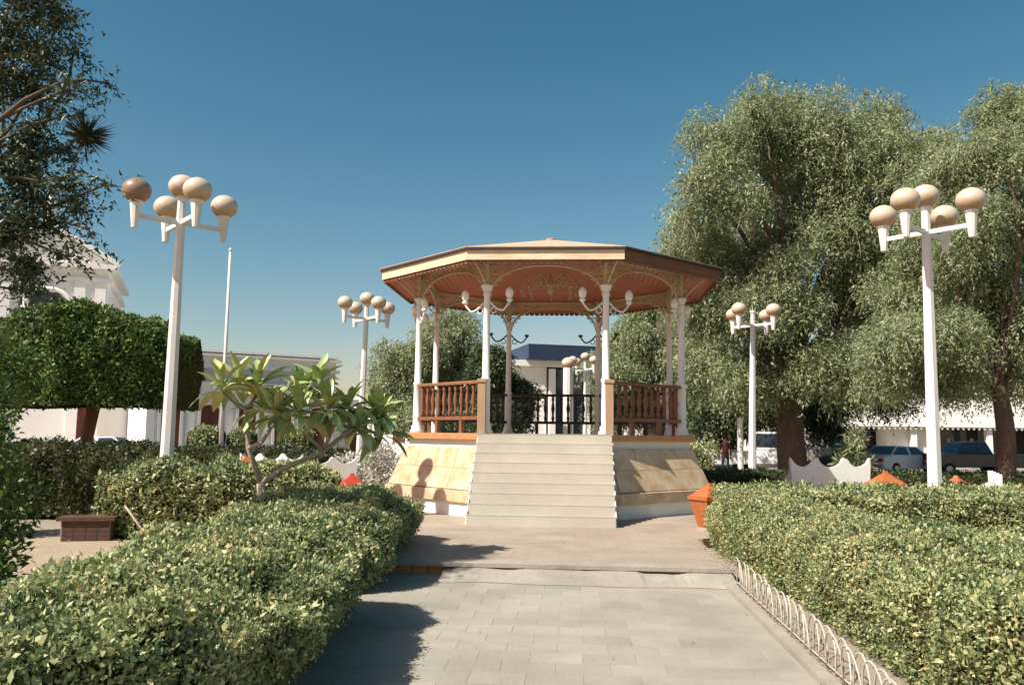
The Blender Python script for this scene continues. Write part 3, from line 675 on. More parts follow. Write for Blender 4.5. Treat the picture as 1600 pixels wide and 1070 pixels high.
# ------------------------------------------------------------------ trees
def limb(b, p0, p1, r0, r1, sag=0.20, n=7):
    p0 = Vector(p0); p1 = Vector(p1); L = (p1 - p0).length
    off = Vector((random.uniform(-1, 1), random.uniform(-1, 1), random.uniform(0.0, 1))) * L * sag
    pts = [p0.lerp(p1, i / n) + off * math.sin(PI * i / n) for i in range(n + 1)]
    b.tube(pts, [r0 + (r1 - r0) * i / n for i in range(n + 1)], 6)
def foliage_tree(name, label, base, fork_h, trunk_r, lobes, n_sub, n_leaf, leaf, mat, bark='bark', seed=0, droop=0.5, strand=1.0, group='trees round the square', sub_r=0.42, whitewash=0):
    """lobes: list of (centre Vector, radius)"""
    rs = np.random.default_rng(seed); random.seed(seed)
    base = Vector(base); t = thing(name, label, 'tree', base, 0, group)
    fork = Vector((0, 0, fork_h)); b = MB()
    n = 8; w0 = Vector((random.uniform(-.15, .15), random.uniform(-.15, .15), 0))
    b.tube([Vector((0, 0, -0.05)) + fork * (i / n) + w0 * math.sin(i / n * PI) for i in range(n + 1)], [trunk_r * (1.35 if i == 0 else 1.0 - 0.30 * i / n) for i in range(n + 1)], 10)
    tr = b.build('trunk', bark, t, True)
    bb = MB(); subs = []
    for (c, r) in lobes:
        c = c - base
        limb(bb, fork * random.uniform(0.8, 1.0), c, trunk_r * 0.26, trunk_r * 0.07)
        k = n_sub
        for i in range(k):
            d = unit(rs.normal(size=3)); q = rs.random() ** 0.45
            pc = np.array(c) + d * r * q * np.array([1, 1, 0.9]); subs.append((pc, r * sub_r * rs.uniform(0.65, 1.2)))
            if i % 3 == 0: limb(bb, c, Vector(pc), trunk_r * 0.09, trunk_r * 0.03, 0.15, 4)
    bb.build('branches', bark, t, True)
    tw = MB()
    for (pc, r_) in subs:
        for _ in range(2):
            dd = Vector(unit(rs.normal(size=3) + np.array([0, -0.5, 0.1]))); p0 = Vector(pc) + dd * r_ * 0.3
            ll = r_ * random.uniform(0.7, 1.3)
            tw.tube([p0, p0 + dd * ll * 0.6, p0 + dd * ll * 0.95 + Vector((0, 0, -0.25 * ll * droop)), p0 + dd * ll * 1.1 + Vector((0, 0, -0.8 * ll * droop))], [trunk_r * 0.03, trunk_r * 0.025, trunk_r * 0.018, trunk_r * 0.008], 3)
    tw.build('twigs', bark if mat == 'nearleaf' else 'greybark', t)['kind'] = 'stuff'
    S = np.array([s_[0] for s_ in subs]); R = np.array([s_[1] for s_ in subs])
    pr = R ** 2; pr /= pr.sum()
    per = 9; ns = n_leaf // per
    pick = rs.choice(len(S), ns, p=pr)
    d = unit(rs.normal(size=(ns, 3)) + np.array([0, 0, 0.25])); q = rs.random(ns) ** 0.5
    st = S[pick] + d * (R[pick] * q)[:, None]
    # each strand: goes outward then hangs
    tt = np.linspace(0, 1, per)[None, :, None]
    ln = (strand * rs.uniform(0.5, 1.2, ns))[:, None, None]
    outd = unit(d * np.array([1, 1, 0.4]) + rs.normal(size=(ns, 3)) * 0.35)[:, None, :]
    P = st[:, None, :] + outd * ln * tt * (1 - 0.35 * tt * droop) + np.array([0, 0, -1.0]) * ln * (tt ** 1.7) * droop
    tang = outd * (1 - droop * tt) + np.array([0, 0, -1.0]) * droop * 1.7 * tt ** 0.7
    P = P.reshape(-1, 3); n = len(P)
    side = rs.normal(size=(n, 3)); T = unit(tang.reshape(-1, 3) * 0.75 + side * 0.6)
    P = P + rs.normal(size=(n, 3)) * leaf * 0.35
    Nn = unit(rs.normal(size=(n, 3)) * 0.55 + np.repeat(d, per, axis=0) * 0.75 + np.array([0, -0.15, 0.35]))
    Lg = leaf * rs.uniform(0.6, 1.4, n)
    B = unit(np.cross(Nn, T)); W = (Lg * rs.uniform(0.28, 0.5, n))[:, None]
    Q = np.stack([P - B * W / 2, P + B * W / 2, P + unit(T) * Lg[:, None]], axis=1)
    place('crown', np_mesh('crown', Q, 3, mat), t)
    return t
def lob(lst, y, dy=1.5):
    out = []
    for (px, py, r) in lst:
        yy = y + random.uniform(-dy, dy); out.append((at(px, py, yy), r * yy / F))
    return out
random.seed(3)
foliage_tree('shade_tree', 'tallest feathery tree right of the bandstand, with thick brown trunk', (ground_at(1240, 34)[0], 34, 0), 4.6, 0.62,
    lob([(1175, 185, 55), (1225, 178, 46), (1270, 215, 66), (1360, 205, 50), (1340, 235, 70), (1125, 225, 52), (1110, 310, 66), (1200, 280, 85), (1300, 300, 80), (1400, 270, 75), (1440, 235, 45), (1085, 390, 55), (1150, 400, 75), (1240, 370, 70), (1350, 390, 85), (1215, 470, 70), (1140, 500, 65), (1090, 480, 50), (1105, 570, 55), (1170, 580, 55), (1330, 480, 65), (1340, 560, 60), (1225, 560, 48), (1390, 440, 60), (1150, 600, 36), (1285, 570, 42), (1330, 580, 38), (1195, 595, 32), (1440, 300, 60), (1465, 255, 42), (1430, 350, 55), (1400, 330, 55)], 33.0, 2.6),
    17, 430000, 0.135, 'treeleaf', seed=21, droop=0.7, strand=0.85, sub_r=0.46)
foliage_tree('shade_tree', 'leafy tree at the right edge, its dark trunk behind the big lamp post', (ground_at(1562, 25)[0], 25, 0), 3.6, 0.30,
    lob([(1470, 300, 60), (1490, 262, 40), (1540, 250, 62), (1560, 170, 40), (1600, 200, 70), (1440, 380, 62), (1520, 360, 75), (1590, 340, 80), (1420, 470, 62), (1490, 470, 75), (1570, 470, 80), (1400, 540, 55), (1470, 545, 62), (1545, 560, 62), (1610, 550, 72), (1380, 585, 34), (1430, 590, 36), (1500, 595, 36)], 26, 2.0),
    15, 260000, 0.105, 'treeleaf', seed=22, droop=0.65, strand=0.6, sub_r=0.46)
foliage_tree('shade_tree', 'feathery tree behind the right-hand columns of the bandstand', (ground_at(1030, 44)[0], 44, 0), 3.0, 0.35,
    lob([(1000, 545, 45), (1045, 590, 50), (965, 580, 36), (1050, 510, 46), (1000, 500, 30), (1085, 630, 40), (960, 630, 36), (1010, 630, 36)], 45, 1.5), 15, 130000, 0.16, 'treeleaf', seed=23, droop=0.75, strand=1.0)
foliage_tree('shade_tree', 'round leafy tree behind the left-hand columns of the bandstand', (ground_at(690, 43)[0], 43, 0), 3.0, 0.35,
    lob([(625, 570, 40), (670, 540, 42), (712, 520, 40), (735, 570, 46), (690, 590, 48), (630, 620, 40), (670, 640, 40), (735, 635, 40), (600, 600, 24), (710, 650, 36)], 43, 1.5), 15, 130000, 0.15, 'treeleaf', seed=24, droop=0.6, strand=0.9)
foliage_tree('shade_tree', 'small dark tree seen through the middle of the bandstand', (ground_at(790, 32)[0], 32, 0), 2.0, 0.16,
    lob([(785, 610, 34), (770, 570, 26), (805, 640, 26), (775, 650, 30), (820, 610, 16)], 32, 0.8), 13, 36000, 0.15, 'treeleaf_d', seed=25, droop=0.4, strand=0.5)
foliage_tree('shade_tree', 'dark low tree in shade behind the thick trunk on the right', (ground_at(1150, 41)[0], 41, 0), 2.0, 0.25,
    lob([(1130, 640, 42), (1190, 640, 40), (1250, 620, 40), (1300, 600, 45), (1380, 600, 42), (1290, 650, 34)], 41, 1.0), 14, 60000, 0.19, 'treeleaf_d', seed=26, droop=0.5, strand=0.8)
# near tree at the left whose boughs hang into the picture
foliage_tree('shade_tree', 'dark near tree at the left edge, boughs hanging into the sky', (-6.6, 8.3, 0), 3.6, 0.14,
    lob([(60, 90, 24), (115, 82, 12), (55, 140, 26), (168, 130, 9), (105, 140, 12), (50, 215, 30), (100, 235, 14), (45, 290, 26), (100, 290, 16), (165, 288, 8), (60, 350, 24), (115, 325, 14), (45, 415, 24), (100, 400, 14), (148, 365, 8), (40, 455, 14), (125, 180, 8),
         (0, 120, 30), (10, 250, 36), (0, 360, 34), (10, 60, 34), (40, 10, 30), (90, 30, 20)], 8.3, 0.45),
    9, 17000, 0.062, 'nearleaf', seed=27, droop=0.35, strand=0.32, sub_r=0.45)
# spiky air plant on a bough
ap = thing('air_plant', 'dark spiky ball-shaped air plant clinging to the near bough', 'plant', at(132, 212, 8.2))
rs = np.random.default_rng(5); n = 260
d = unit(rs.normal(size=(n, 3)) + np.array([0.45, 0, 0.25])); P = d * 0.04
Q = leaf_quads(P, d, unit(rs.normal(size=(n, 3))), rs.uniform(0.14, 0.30, n), np.full(n, 0.014), 0.0)
place('leaves', np_mesh('leaves', Q, 4, 'spike'), ap)
MB().lathe([(0.02, -0.11), (0.085, -0.06), (0.10, 0.0), (0.07, 0.08), (0.02, 0.11)], 10).build('core', 'core', ap, True)

# box-clipped topiary tree
tp = hedge('topiary_tree', 'large box-clipped tree with dense dark crown behind the left lamp post', [((-11.0, 19.0), (-11.0, 16.6)), ((-9.0, 19.0), (-9.0, 16.5)), ((-7.4, 18.8), (-7.4, 16.7)), ((-6.75, 18.4), (-6.75, 17.0))], 2.12, 60000, 0.07, 'topleaf', seed=10, bulge=0.10, cat='tree', lumps=0.15, endn=15.0, endz=0.32)
for c in tp.children:
    c.location.z = 2.05
    c.name = 'crown' if c.name.startswith('foliage') else 'crown_core'
b = MB(); b.tube([(2.05, 0.0, 0), (2.15, 0, 1.2), (2.3, 0, 2.2)], [0.16, 0.12, 0.13], 8); b.build('trunk', 'redbark', tp, True)

# big-leaved shrub at the left edge
def shrub(name, label, base, lobes, n, leaf, mat, seed, wr=0.5, cat='shrub'):
    rs = np.random.default_rng(seed); t = thing(name, label, cat, base)
    C = np.array([l[:3] for l in lobes], float); R = np.array([l[3] for l in lobes])
    pk = rs.choice(len(C), n, p=R ** 2 / (R ** 2).sum()); d = unit(rs.normal(size=(n, 3)))
    P = C[pk] + d * (R[pk] * rs.uniform(0.45, 1.05, n))[:, None]
    P[:, 2] = np.abs(P[:, 2])
    T = unit(d + rs.normal(size=(n, 3)) * 0.6); Nn = unit(d * 0.6 + np.array([0, 0, 0.6]) + rs.normal(size=(n, 3)) * 0.4); L = leaf * rs.uniform(0.6, 1.3, n)
    place('foliage', np_mesh('foliage', leaf_quads(P, T, Nn, L, L * wr * rs.uniform(0.8, 1.2, n), 0.1), 4, mat), t)
    b = MB()
    random.seed(seed)
    for l in lobes:
        b.tube([(l[0] * 0.2, l[1] * 0.2, -0.02), (l[0] * 0.6, l[1] * 0.6, l[2] * 0.5), l[:3]], [0.02, 0.015, 0.008], 5)
    b.build('stems', 'bark', t, True)
    return t
shrub('shrub', 'dark glossy shrub at the left edge beside the sandy patch', (-5.0, 8.2, 0), [(0, 0, 0.5, 0.42), (0.1, 0.1, 1.0, 0.40), (-0.2, 0.1, 1.5, 0.42), (0.15, -0.3, 0.3, 0.35), (-0.4, 0.4, 1.9, 0.4), (0.0, -0.7, 0.3, 0.35)], 5200, 0.085, 'topleaf', 31)
shrub('shrub', 'bright leafy shrub crown before the clipped box tree at far left', (-8.0, 13.2, 0), [(-0.1, 0, 2.3, 0.6), (-0.6, 0.2, 2.9, 0.6), (0.25, 0.1, 2.75, 0.40), (-0.9, 0, 2.2, 0.6), (-0.6, 0.2, 1.5, 0.6), (-1.0, 0.2, 0.8, 0.7)], 6000, 0.11, 'topleaf', 32)
shrub('flowering_shrub', 'pale white-flowering shrub left of the bandstand base', (-4.0, 24.5, 0), [(0, 0, 0.5, 0.5), (0.6, 0.1, 0.75, 0.5), (-0.7, 0.1, 0.65, 0.5), (0.2, 0.0, 1.05, 0.45), (1.1, 0, 0.5, 0.4)], 4500, 0.09, 'blossom', 33)
shrub('shrub', 'small palm-leaved shrub in front of the pale van', (ground_at(1330, 30)[0], 30, 0), [(0, 0, 1.3, 0.35), (0.2, 0, 1.75, 0.3), (-0.3, 0, 0.8, 0.3), (0.3, 0, 0.9, 0.35)], 700, 0.28, 'treeleaf', 34, 0.2)
shrub('shrub', 'sunny shrub beside the bandstand base on the right', (ground_at(1093, 29)[0], 29, 0), [(0, 0, 0.7, 0.45), (0.3, 0, 1.2, 0.4), (-0.3, 0, 1.1, 0.4)], 2200, 0.11, 'hedgeleaf', 35)
# clipped bushes along the long building
for px, y, wd, h, lab in ((322, 43, 1.35, 1.9, 'leftmost clipped bush before the long building'), (378, 44, 1.1, 1.8, 'clipped bush just right of the flagpole foot'), (463, 46, 1.6, 1.9, 'clipped bush before the long building, partly behind the frangipani')):
    x = ground_at(px, y)[0]
    hedge('clipped_bush', lab, [((x - wd / 2, y + wd / 2), (x - wd / 2, y - wd / 2)), ((x, y + wd / 2), (x, y - wd / 2)), ((x + wd / 2, y + wd / 2), (x + wd / 2, y - wd / 2))], h, 6000, 0.10, 'hedgeleaf', seed=int(px), cat='bush', bulge=0.1)

# frangipani with separate large leaves
fr = thing('frangipani_tree', 'frangipani with bare forked stems and rosettes of long leaves', 'tree', ground_at(412, 10.6))
fb = Vector(fr.location)
def fp_(px, py, y=10.6): return at(px, py, y) - fb
tb = MB()
J = {'f': fp_(408, 755), 'l1': fp_(388, 700, 10.5), 'l2': fp_(385, 640, 10.5), 'l3': fp_(352, 618, 10.3), 'l4': fp_(405, 590, 10.7), 'l5': fp_(420, 700, 10.4), 'r1': fp_(440, 733), 'r2': fp_(505, 705, 10.6), 'r3': fp_(560, 662, 10.7), 'r4': fp_(510, 655, 10.5), 'r5': fp_(600, 655, 10.8)}
tb.tube([(0, 0, -0.05), fp_(412, 820), J['f']], [0.065, 0.06, 0.055], 8)
tb.tube([J['f'], J['l1'], J['l2'], J['l3'], fp_(347, 610, 10.2)], [0.04, 0.032, 0.028, 0.024, 0.02], 7)
tb.tube([J['l2'], fp_(396, 625, 10.6), fp_(404, 608, 10.7)], [0.026, 0.022, 0.02], 7)
tb.tube([J['l1'], fp_(410, 690, 10.4), fp_(432, 655, 10.3)], [0.03, 0.024, 0.02], 7)
tb.tube([J['f'], J['r1'], J['r2'], J['r3'], fp_(590, 655, 10.8)], [0.042, 0.034, 0.030, 0.026, 0.022], 7)
tb.tube([J['r2'], fp_(520, 670, 10.5), fp_(512, 640, 10.4)], [0.026, 0.022, 0.02], 7)
tb.tube([J['r3'], fp_(575, 672, 10.9), fp_(598, 680, 11.0)], [0.024, 0.02, 0.02], 7)
tb.tube([fp_(520, 670, 10.5), fp_(500, 630, 10.8), fp_(497, 606, 10.8)], [0.022, 0.02, 0.018], 7)
tb.tube([J['r2'], fp_(480, 680, 10.3), fp_(470, 655, 10.2)], [0.022, 0.02, 0.018], 7)
tb.build('trunk', 'greybark', fr, True)
def leaf_mesh(mt, curl, fold):
    b = MB(); vs = []; n = 7
    for i in range(n + 1):
        t = i / n; wdt = 0.5 * (math.sin(PI * min(1, t * 0.98 + 0.02)) ** 0.8) * (0.55 + 0.6 * t) * 0.34 if 0 < i < n else 0.004
        z = curl * t * t * -0.5 + 0.12 * math.sin(t * PI) * 0.5
        vs += [(t, -wdt, z + wdt * fold), (t, 0, z), (t, wdt, z + wdt * fold)]
    fs = []
    for i in range(n): fs += [(i * 3, i * 3 + 3, i * 3 + 4, i * 3 + 1), (i * 3 + 1, i * 3 + 4, i * 3 + 5, i * 3 + 2)]
    return b.add(vs, fs).mesh('leaf', mt, True)
LV = [leaf_mesh(m, c, f) for m in ('frangi', 'frangi_y') for c, f in ((0.15, 0.35), (0.4, 0.3), (0.75, 0.25))]
random.seed(44)
ros = [(347, 612, 10.2, 13, .5), (372, 600, 10.6, 12, .45), (404, 606, 10.7, 18, .35), (432, 652, 10.2, 20, .15), (410, 640, 10.6, 12, .4), (497, 604, 10.8, 17, .2), (512, 640, 10.4, 22, .2), (470, 620, 10.9, 14, .2), (545, 640, 10.6, 18, .12), (590, 652, 10.8, 24, .05), (598, 680, 11.0, 18, .08), (560, 675, 10.5, 14, .12), (470, 652, 10.2, 14, .35)]
for (px, py, y, n, yel) in ros:
    c = fp_(px, py, y)
    for i in range(int(n * 1.5)):
        el = random.uniform(-0.45, 1.35); az = i * 2.4 + random.uniform(-0.3, 0.3)
        mi = (3 if random.random() < yel else 0) + (0 if el > 0.6 else (1 if el > 0 else 2))
        o = place('leaf', LV[mi], fr, c + Vector((0, 0, 0.03 * math.sin(el))))
        Ln = random.uniform(0.30, 0.47); o.scale = (Ln, Ln * random.uniform(0.75, 1.05), Ln)
        o.rotation_mode = 'XYZ'; o.rotation_euler = (random.uniform(-0.4, 0.4), -el, az)

# ------------------------------------------------------------------ benches, bins
bench_pts = [(-0.98, 0.42), (-1.02, 0.92)]
for i in range(25):
    u = -0.98 + 1.96 * i / 24
    d = min(abs(u + 0.36), abs(u - 0.36), abs(u + 0.98), abs(u - 0.98))
    bench_pts.append((u * 1.03, 0.84 + 0.20 * math.exp(-d * 9.0) + (0.08 * math.exp(-min(abs(u + .36), abs(u - .36)) * 11))))
bench_pts += [(1.02, 0.92), (0.98, 0.42)]
def bench(label, loc, rz):
    t = thing('garden_bench', label, 'bench', loc, rz, 'white ornamental benches')
    MB().prism(bench_pts, 'y', -0.05, 0.05).build('backrest', 'white', t)
    MB().box(-0.98, 0.98, 0.052, 0.50, 0.40, 0.47).build('seat', 'white', t)
    for sx in (-0.8, 0.8): MB().prism([(-0.05, 0), (0.46, 0), (0.40, 0.395), (-0.02, 0.395)], 'x', sx - 0.06, sx + 0.06).build('leg', 'white', t)
    for sx in (-1, 1): MB().prism([(0.055, 0.472), (0.48, 0.472), (0.46, 0.62), (0.055, 0.80)], 'x', sx * 0.90 - 0.04, sx * 0.90 + 0.04).build('armrest', 'white', t)
    return t
bench('white scalloped bench seen from behind, between the hedges at the right', ground_at(1296, 20.6), rad(8)).scale = (1.0, 1.0, 1.18)
bench('white bench cut by the right edge, beside the orange bin', ground_at(1552, 17.6), rad(65))
bench('white bench left of the bandstand, behind the frangipani stems', ground_at(425, 26.0), rad(-10))
bench('white bench between the flowering shrub and the red-lidded bin', ground_at(500, 23.0), rad(25))
def bin_(label, loc, rz, mt, s_=1.0):
    t = thing('litter_bin', label, 'litter bin', loc, rz, 'litter bins with pyramid lids'); t.scale = (s_,) * 3
    def frus(a, z0, b_, z1): 
        return MB().add([(-a, -a, z0), (a, -a, z0), (a, a, z0), (-a, a, z0), (-b_, -b_, z1), (b_, -b_, z1), (b_, b_, z1), (-b_, b_, z1)], [(3, 2, 1, 0), (4, 5, 6, 7), (0, 1, 5, 4), (1, 2, 6, 5), (2, 3, 7, 6), (3, 0, 4, 7)])
    frus(0.18, 0.06, 0.30, 0.62).build('body', mt, t); frus(0.33, 0.625, 0.33, 0.70).build('rim', mt, t); frus(0.30, 0.70, 0.05, 0.92).build('lid', mt, t)
    frus(0.05, 0.921, 0.03, 0.97).build('knob', mt, t); frus(0.20, 0.0, 0.20, 0.058).build('foot', 'concrete', t)
bin_('orange bin at the right corner of the bandstand base', (at(1108, 700, 14.5).x, 14.5, 0.14), rad(25), 'binorange', 0.80)
bin_('orange bin just right of the white scalloped bench', ground_at(1382, 19.6), rad(10), 'binorange')
bin_('orange bin with pyramid lid right of the big lamp post', ground_at(1492, 17.6), rad(40), 'binorange')
bin_('red bin behind the far end of the left hedge', ground_at(552, 17.0), rad(20), 'binred', 0.92)
bin_('red-orange bin behind the frangipani stem', ground_at(386, 22.5), rad(35), 'binorange', 1.1)
# low brick bench in the shade at the left
bb_ = thing('brick_bench', 'low brown brick bench in the shade beside the sandy patch', 'bench', (-6.55, 13.4, 0), rad(12))
MB().box(-0.30, 0.40, -0.22, 0.22, 0.0, 0.30).build('core', 'joint', bb_)
MB().box(-0.36, 0.46, -0.27, 0.27, 0.302, 0.36).build('seat', 'brick', bb_)
brm = MB().box(0, 0.16, -0.012, 0.0, 0, 0.066).mesh('brick', 'brick'); brs = MB().box(0, 0.012, 0, 0.16, 0, 0.066).mesh('brick', 'brick')
for r in range(4):
    for i in range(4): place('brick', brm, bb_, (-0.28 + i * 0.17, -0.222, 0.003 + r * 0.074))
    for i in range(2): place('brick', brs, bb_, (0.402, -0.20 + i * 0.19, 0.003 + r * 0.074))
# fallen stick and leaning board in the hedge gap
MB().tube([(0, 0, 0.02), (-0.25, 0.05, 0.30), (-0.48, 0.1, 0.55)], [0.022, 0.02, 0.014], 6).build('stick', 'greybark', None, True, ground_at(245, 13.0))
tag(bpy.data.objects['stick'], 'pale dry stick leaning in the gap under the yellow-leaved hedge', 'stick')
pt = thing('clay_pot', 'small round clay pot at the foot of the leaning stick', 'pot', ground_at(238, 12.9))
MB().lathe([(0.08, 0), (0.13, 0.12), (0.14, 0.2), (0.12, 0.21), (0.11, 0.15)], 12).build('pot', 'orange_tile', pt, True)

# ------------------------------------------------------------------ buildings
def window_unit(t, x, z0, wd, ht, mat='door', arch=False, frame='wall_w', y=-0.02):
    b = MB()
    pts = [(x - wd / 2, z0), (x + wd / 2, z0), (x + wd / 2, z0 + ht)]
    if arch: pts += [(x + wd / 2 * math.cos(a), z0 + ht + 0.30 * wd * math.sin(a)) for a in [PI * i / 8 for i in range(1, 8)]]
    pts += [(x - wd / 2, z0 + ht)]
    o = b.prism(pts, 'y', y - 0.03, y + 0.05).build('door' if z0 < 0.6 else 'window', mat, t)
    fb_ = MB(); fb_.box(x - wd / 2 - 0.16, x - wd / 2 - 0.003, y - 0.10, y, z0, z0 + ht); fb_.box(x + wd / 2 + 0.003, x + wd / 2 + 0.16, y - 0.10, y, z0, z0 + ht)
    n = 8; arcp = []
    if arch:
        outer = [(x + (wd / 2 + 0.16) * math.cos(PI * i / n), z0 + ht + (0.30 * wd + 0.16) * math.sin(PI * i / n)) for i in range(n + 1)]
        inner = [(x + (wd / 2 + 0.003) * math.cos(PI * i / n), z0 + ht + (0.30 * wd + 0.003) * math.sin(PI * i / n)) for i in range(n + 1)]
        for i in range(n): fb_.prism([outer[i], outer[i + 1], inner[i + 1], inner[i]], 'y', y - 0.10, y)
    else: fb_.box(x - wd / 2 - 0.16, x + wd / 2 + 0.16, y - 0.10, y, z0 + ht + 0.003, z0 + ht + 0.17)
    fb_.build('frame', frame, o)
    for k in (-1, 1): MB().box(x + k * wd * 0.25 - wd * 0.17, x + k * wd * 0.25 + wd * 0.17, y - 0.055, y - 0.032, z0 + 0.2, z0 + ht * 0.92).build('leaf_panel', mat, o)
    return o
# long low building at the left
pL = ground_at(232, 47.5); pR = ground_at(520, 53.0)
dx, dy = pR[0] - pL[0], pR[1] - pL[1]; LB = math.hypot(dx, dy); az = math.atan2(dy, dx)
lb = thing('long_building', 'long single-storey grey-white building with banded cornice and brown doors', 'building', pL, az)
HB = 6.25
MB().box(0, LB, 0, 9, 0, HB - 0.9).build('wall', 'wall_w', lb)
MB().box(-0.02, LB + 0.02, -0.05, 9, HB - 0.895, HB - 0.25).build('parapet', 'wall_w', lb)
for z, d, h in ((HB - 0.25, 0.30, 0.16), (HB - 0.92, 0.22, 0.20), (HB - 1.85, 0.14, 0.12), (HB, 0.18, 0.10)):
    MB().box(-d, LB + d, -d, 9 + d, z, z + h).build('cornice', 'wall_w', lb)
MB().box(0, LB, -0.03, -0.001, HB - 1.70, HB - 0.94).build('frieze', 'wall_g', lb)
MB().box(-0.1, LB + 0.1, -0.12, -0.002, 0, 0.7).build('base_course', 'wall_g', lb)
nw = 5
for i in range(nw):
    x = LB * (i + 0.5) / nw
    window_unit(lb, x, 0.75, 1.0, 2.15, 'door', True)
    MB().box(x - LB / nw / 2 - 0.22, x - LB / nw / 2 + 0.22, -0.10, -0.031 + 0.03, 0.7, HB - 1.86).build('pilaster', 'wall_w', lb)
# church
pc = ground_at(-130, 51.5); pd = ground_at(196, 55.5)
chx, chy = pd[0] - pc[0], pd[1] - pc[1]; LC = math.hypot(chx, chy)
cr = thing('church', 'white church front with gable, round window and pilasters behind the trees', 'church', pc, math.atan2(chy, chx))
Wc = LC; Hc = 12.0
MB().box(0, Wc, 0, 12, 0, 7.2).build('lower_wall', 'wall_w', cr)
u0, u1 = Wc - 9.0, Wc - 1.6
MB().box(u0, u1, -0.4, 11, 0, Hc).build('tower_wall', 'wall_w', cr)
MB().prism([(u0 - 0.3, Hc + 0.32), (u1 + 0.3, Hc + 0.32), ((u0 + u1) / 2, Hc + 2.6)], 'y', -0.5, 3).build('gable', 'wall_w', cr)
for sx in (0, 1):
    a_, b2 = ((u0 - 0.6, Hc + 0.35), ((u0 + u1) / 2, Hc + 2.85)) if sx == 0 else (((u0 + u1) / 2, Hc + 2.85), (u1 + 0.6, Hc + 0.35))
    MB().bar((a_[0], -0.4, a_[1]), (b2[0], -0.4, b2[1]), 0.9, 0.28).build('raking_cornice', 'wall_w', cr)
MB().box(u0 - 0.5, u1 + 0.5, -0.85, 11, Hc, Hc + 0.3).build('cornice', 'wall_w', cr)
MB().box(u0 - 0.25, u1 + 0.25, -0.6, 11, Hc - 0.9, Hc - 0.6).build('cornice', 'wall_w', cr)
xm = (u0 + u1) / 2 + 0.4
MB().tube([(xm + 1.35 * math.cos(a), -0.42, 9.2 + 1.35 * math.sin(a)) for a in [i * PI / 12 for i in range(25)]], 0.20, 6).build('window_ring', 'wall_w', cr, True)
MB().prism([(xm + 1.25 * math.cos(i * PI / 10), 9.2 + 1.25 * math.sin(i * PI / 10)) for i in range(20)], 'y', -0.43, -0.41).build('round_window', 'glass', cr)
for u in (u0 + 0.4, u0 + 1.6, u1 - 1.6, u1 - 0.4): MB().box(u - 0.32, u + 0.32, -0.56, -0.401, 0, Hc - 0.91).build('pilaster', 'wall_w', cr)
MB().prism([(u1, 7.2), (u1 + 1.7, 7.2), (u1 + 1.3, 8.4), (u1 + 0.6, 9.4), (u1, 10.4)], 'y', 0.2, 0.8).build('volute', 'wall_w', cr)
fn = MB().lathe([(0.45, 0), (0.45, 0.5), (0.25, 0.7), (0.42, 1.2), (0.15, 1.9), (0.03, 2.4)], 8, ((u0 + u1) / 2, 0.3, Hc + 2.7)).build('finial', 'wall_w', cr, True)
window_unit(cr, u1 - 0.95, 0.3, 1.0, 2.6, 'door', True, y=-0.42)
# modern building with navy parapet
mb_ = thing('modern_building', 'white building with dark navy parapet seen through the bandstand', 'building', ground_at(853, 58), rad(14))
MB().box(-9, 0, 0, 12, 0, 6.3).build('left_wall', 'wall_w', mb_)
MB().box(0.002, 16, -0.002, 12, 0, 6.2).build('right_wall', 'glass', mb_)
MB().box(-1.6, 16.3, -1.2, 12.5, 6.75, 7.75).build('parapet', 'navy', mb_)
MB().box(-9.0, 16.0, -0.4, 12.2, 6.32, 6.74).build('fascia', 'wall_w', mb_)
for i in range(13): MB().box(0.15 + i * 1.25, 0.55 + i * 1.25, -0.35, -0.01, 0, 6.19).build('fin', 'wall_w', mb_)
# shop with a portico at the right
sh = thing('shop', 'white low shop with scalloped awning over a dark open front', 'shop', ground_at(1306, 50), rad(-3))
MB().box(0, 18, 2.6, 9, 0, 4.2).build('back_wall', 'wall_w', sh)
MB().box(0, 18, 0.2, 9, 2.98, 4.1).build('roof', 'wall_w', sh)
MB().box(-0.1, 18.1, 0, 0.19, 2.45, 3.75).build('fascia', 'wall_w', sh)
for i in range(60): MB().prism([(i * 0.3, 2.452), (i * 0.3 + 0.28, 2.452), (i * 0.3 + 0.14, 2.28)], 'y', 0.05, 0.12).build('awning_scallop', 'wall_w', sh)
MB().box(0.4, 17.6, 2.50, 2.59, 0.05, 2.8).build('shopfront', 'dark', sh)
for i in range(6): MB().box(0.7 + i * 2.85, 2.9 + i * 2.85, 2.44, 2.49, 0.6, 2.4).build('pane', 'glass', sh)
for x in (0.15, 4.6, 8.9, 13.2, 17.6): MB().box(x - 0.16, x + 0.16, 0.25, 0.6, 0, 2.97).build('post', 'wall_w', sh)
MB().box(3.2, 5.9, 0.65, 2.4, 0, 2.97).build('white_pier', 'wall_w', sh)
# other low street fronts so the far side of the square is closed
for (px, y, wd, h, lab, mt) in ((1120, 56, 12, 4.2, 'plain pale house far behind the bandstand on the right', 'wall_w'), (560, 60, 9, 4.0, 'plain pale house between the long building and the trees', 'wall_w')):
    t = thing('house', lab, 'house', ground_at(px, y))
    MB().box(-wd / 2, wd / 2, 0, 8, 0, h).build('wall', mt, t); MB().box(-wd / 2 - 0.2, wd / 2 + 0.2, -0.25, 8.2, h + 0.002, h + 0.25).build('cornice', mt, t)
    for i in range(3): window_unit(t, -wd / 3 + i * wd / 3, 0.4 if i == 1 else 1.1, 1.2, 2.0, 'door')

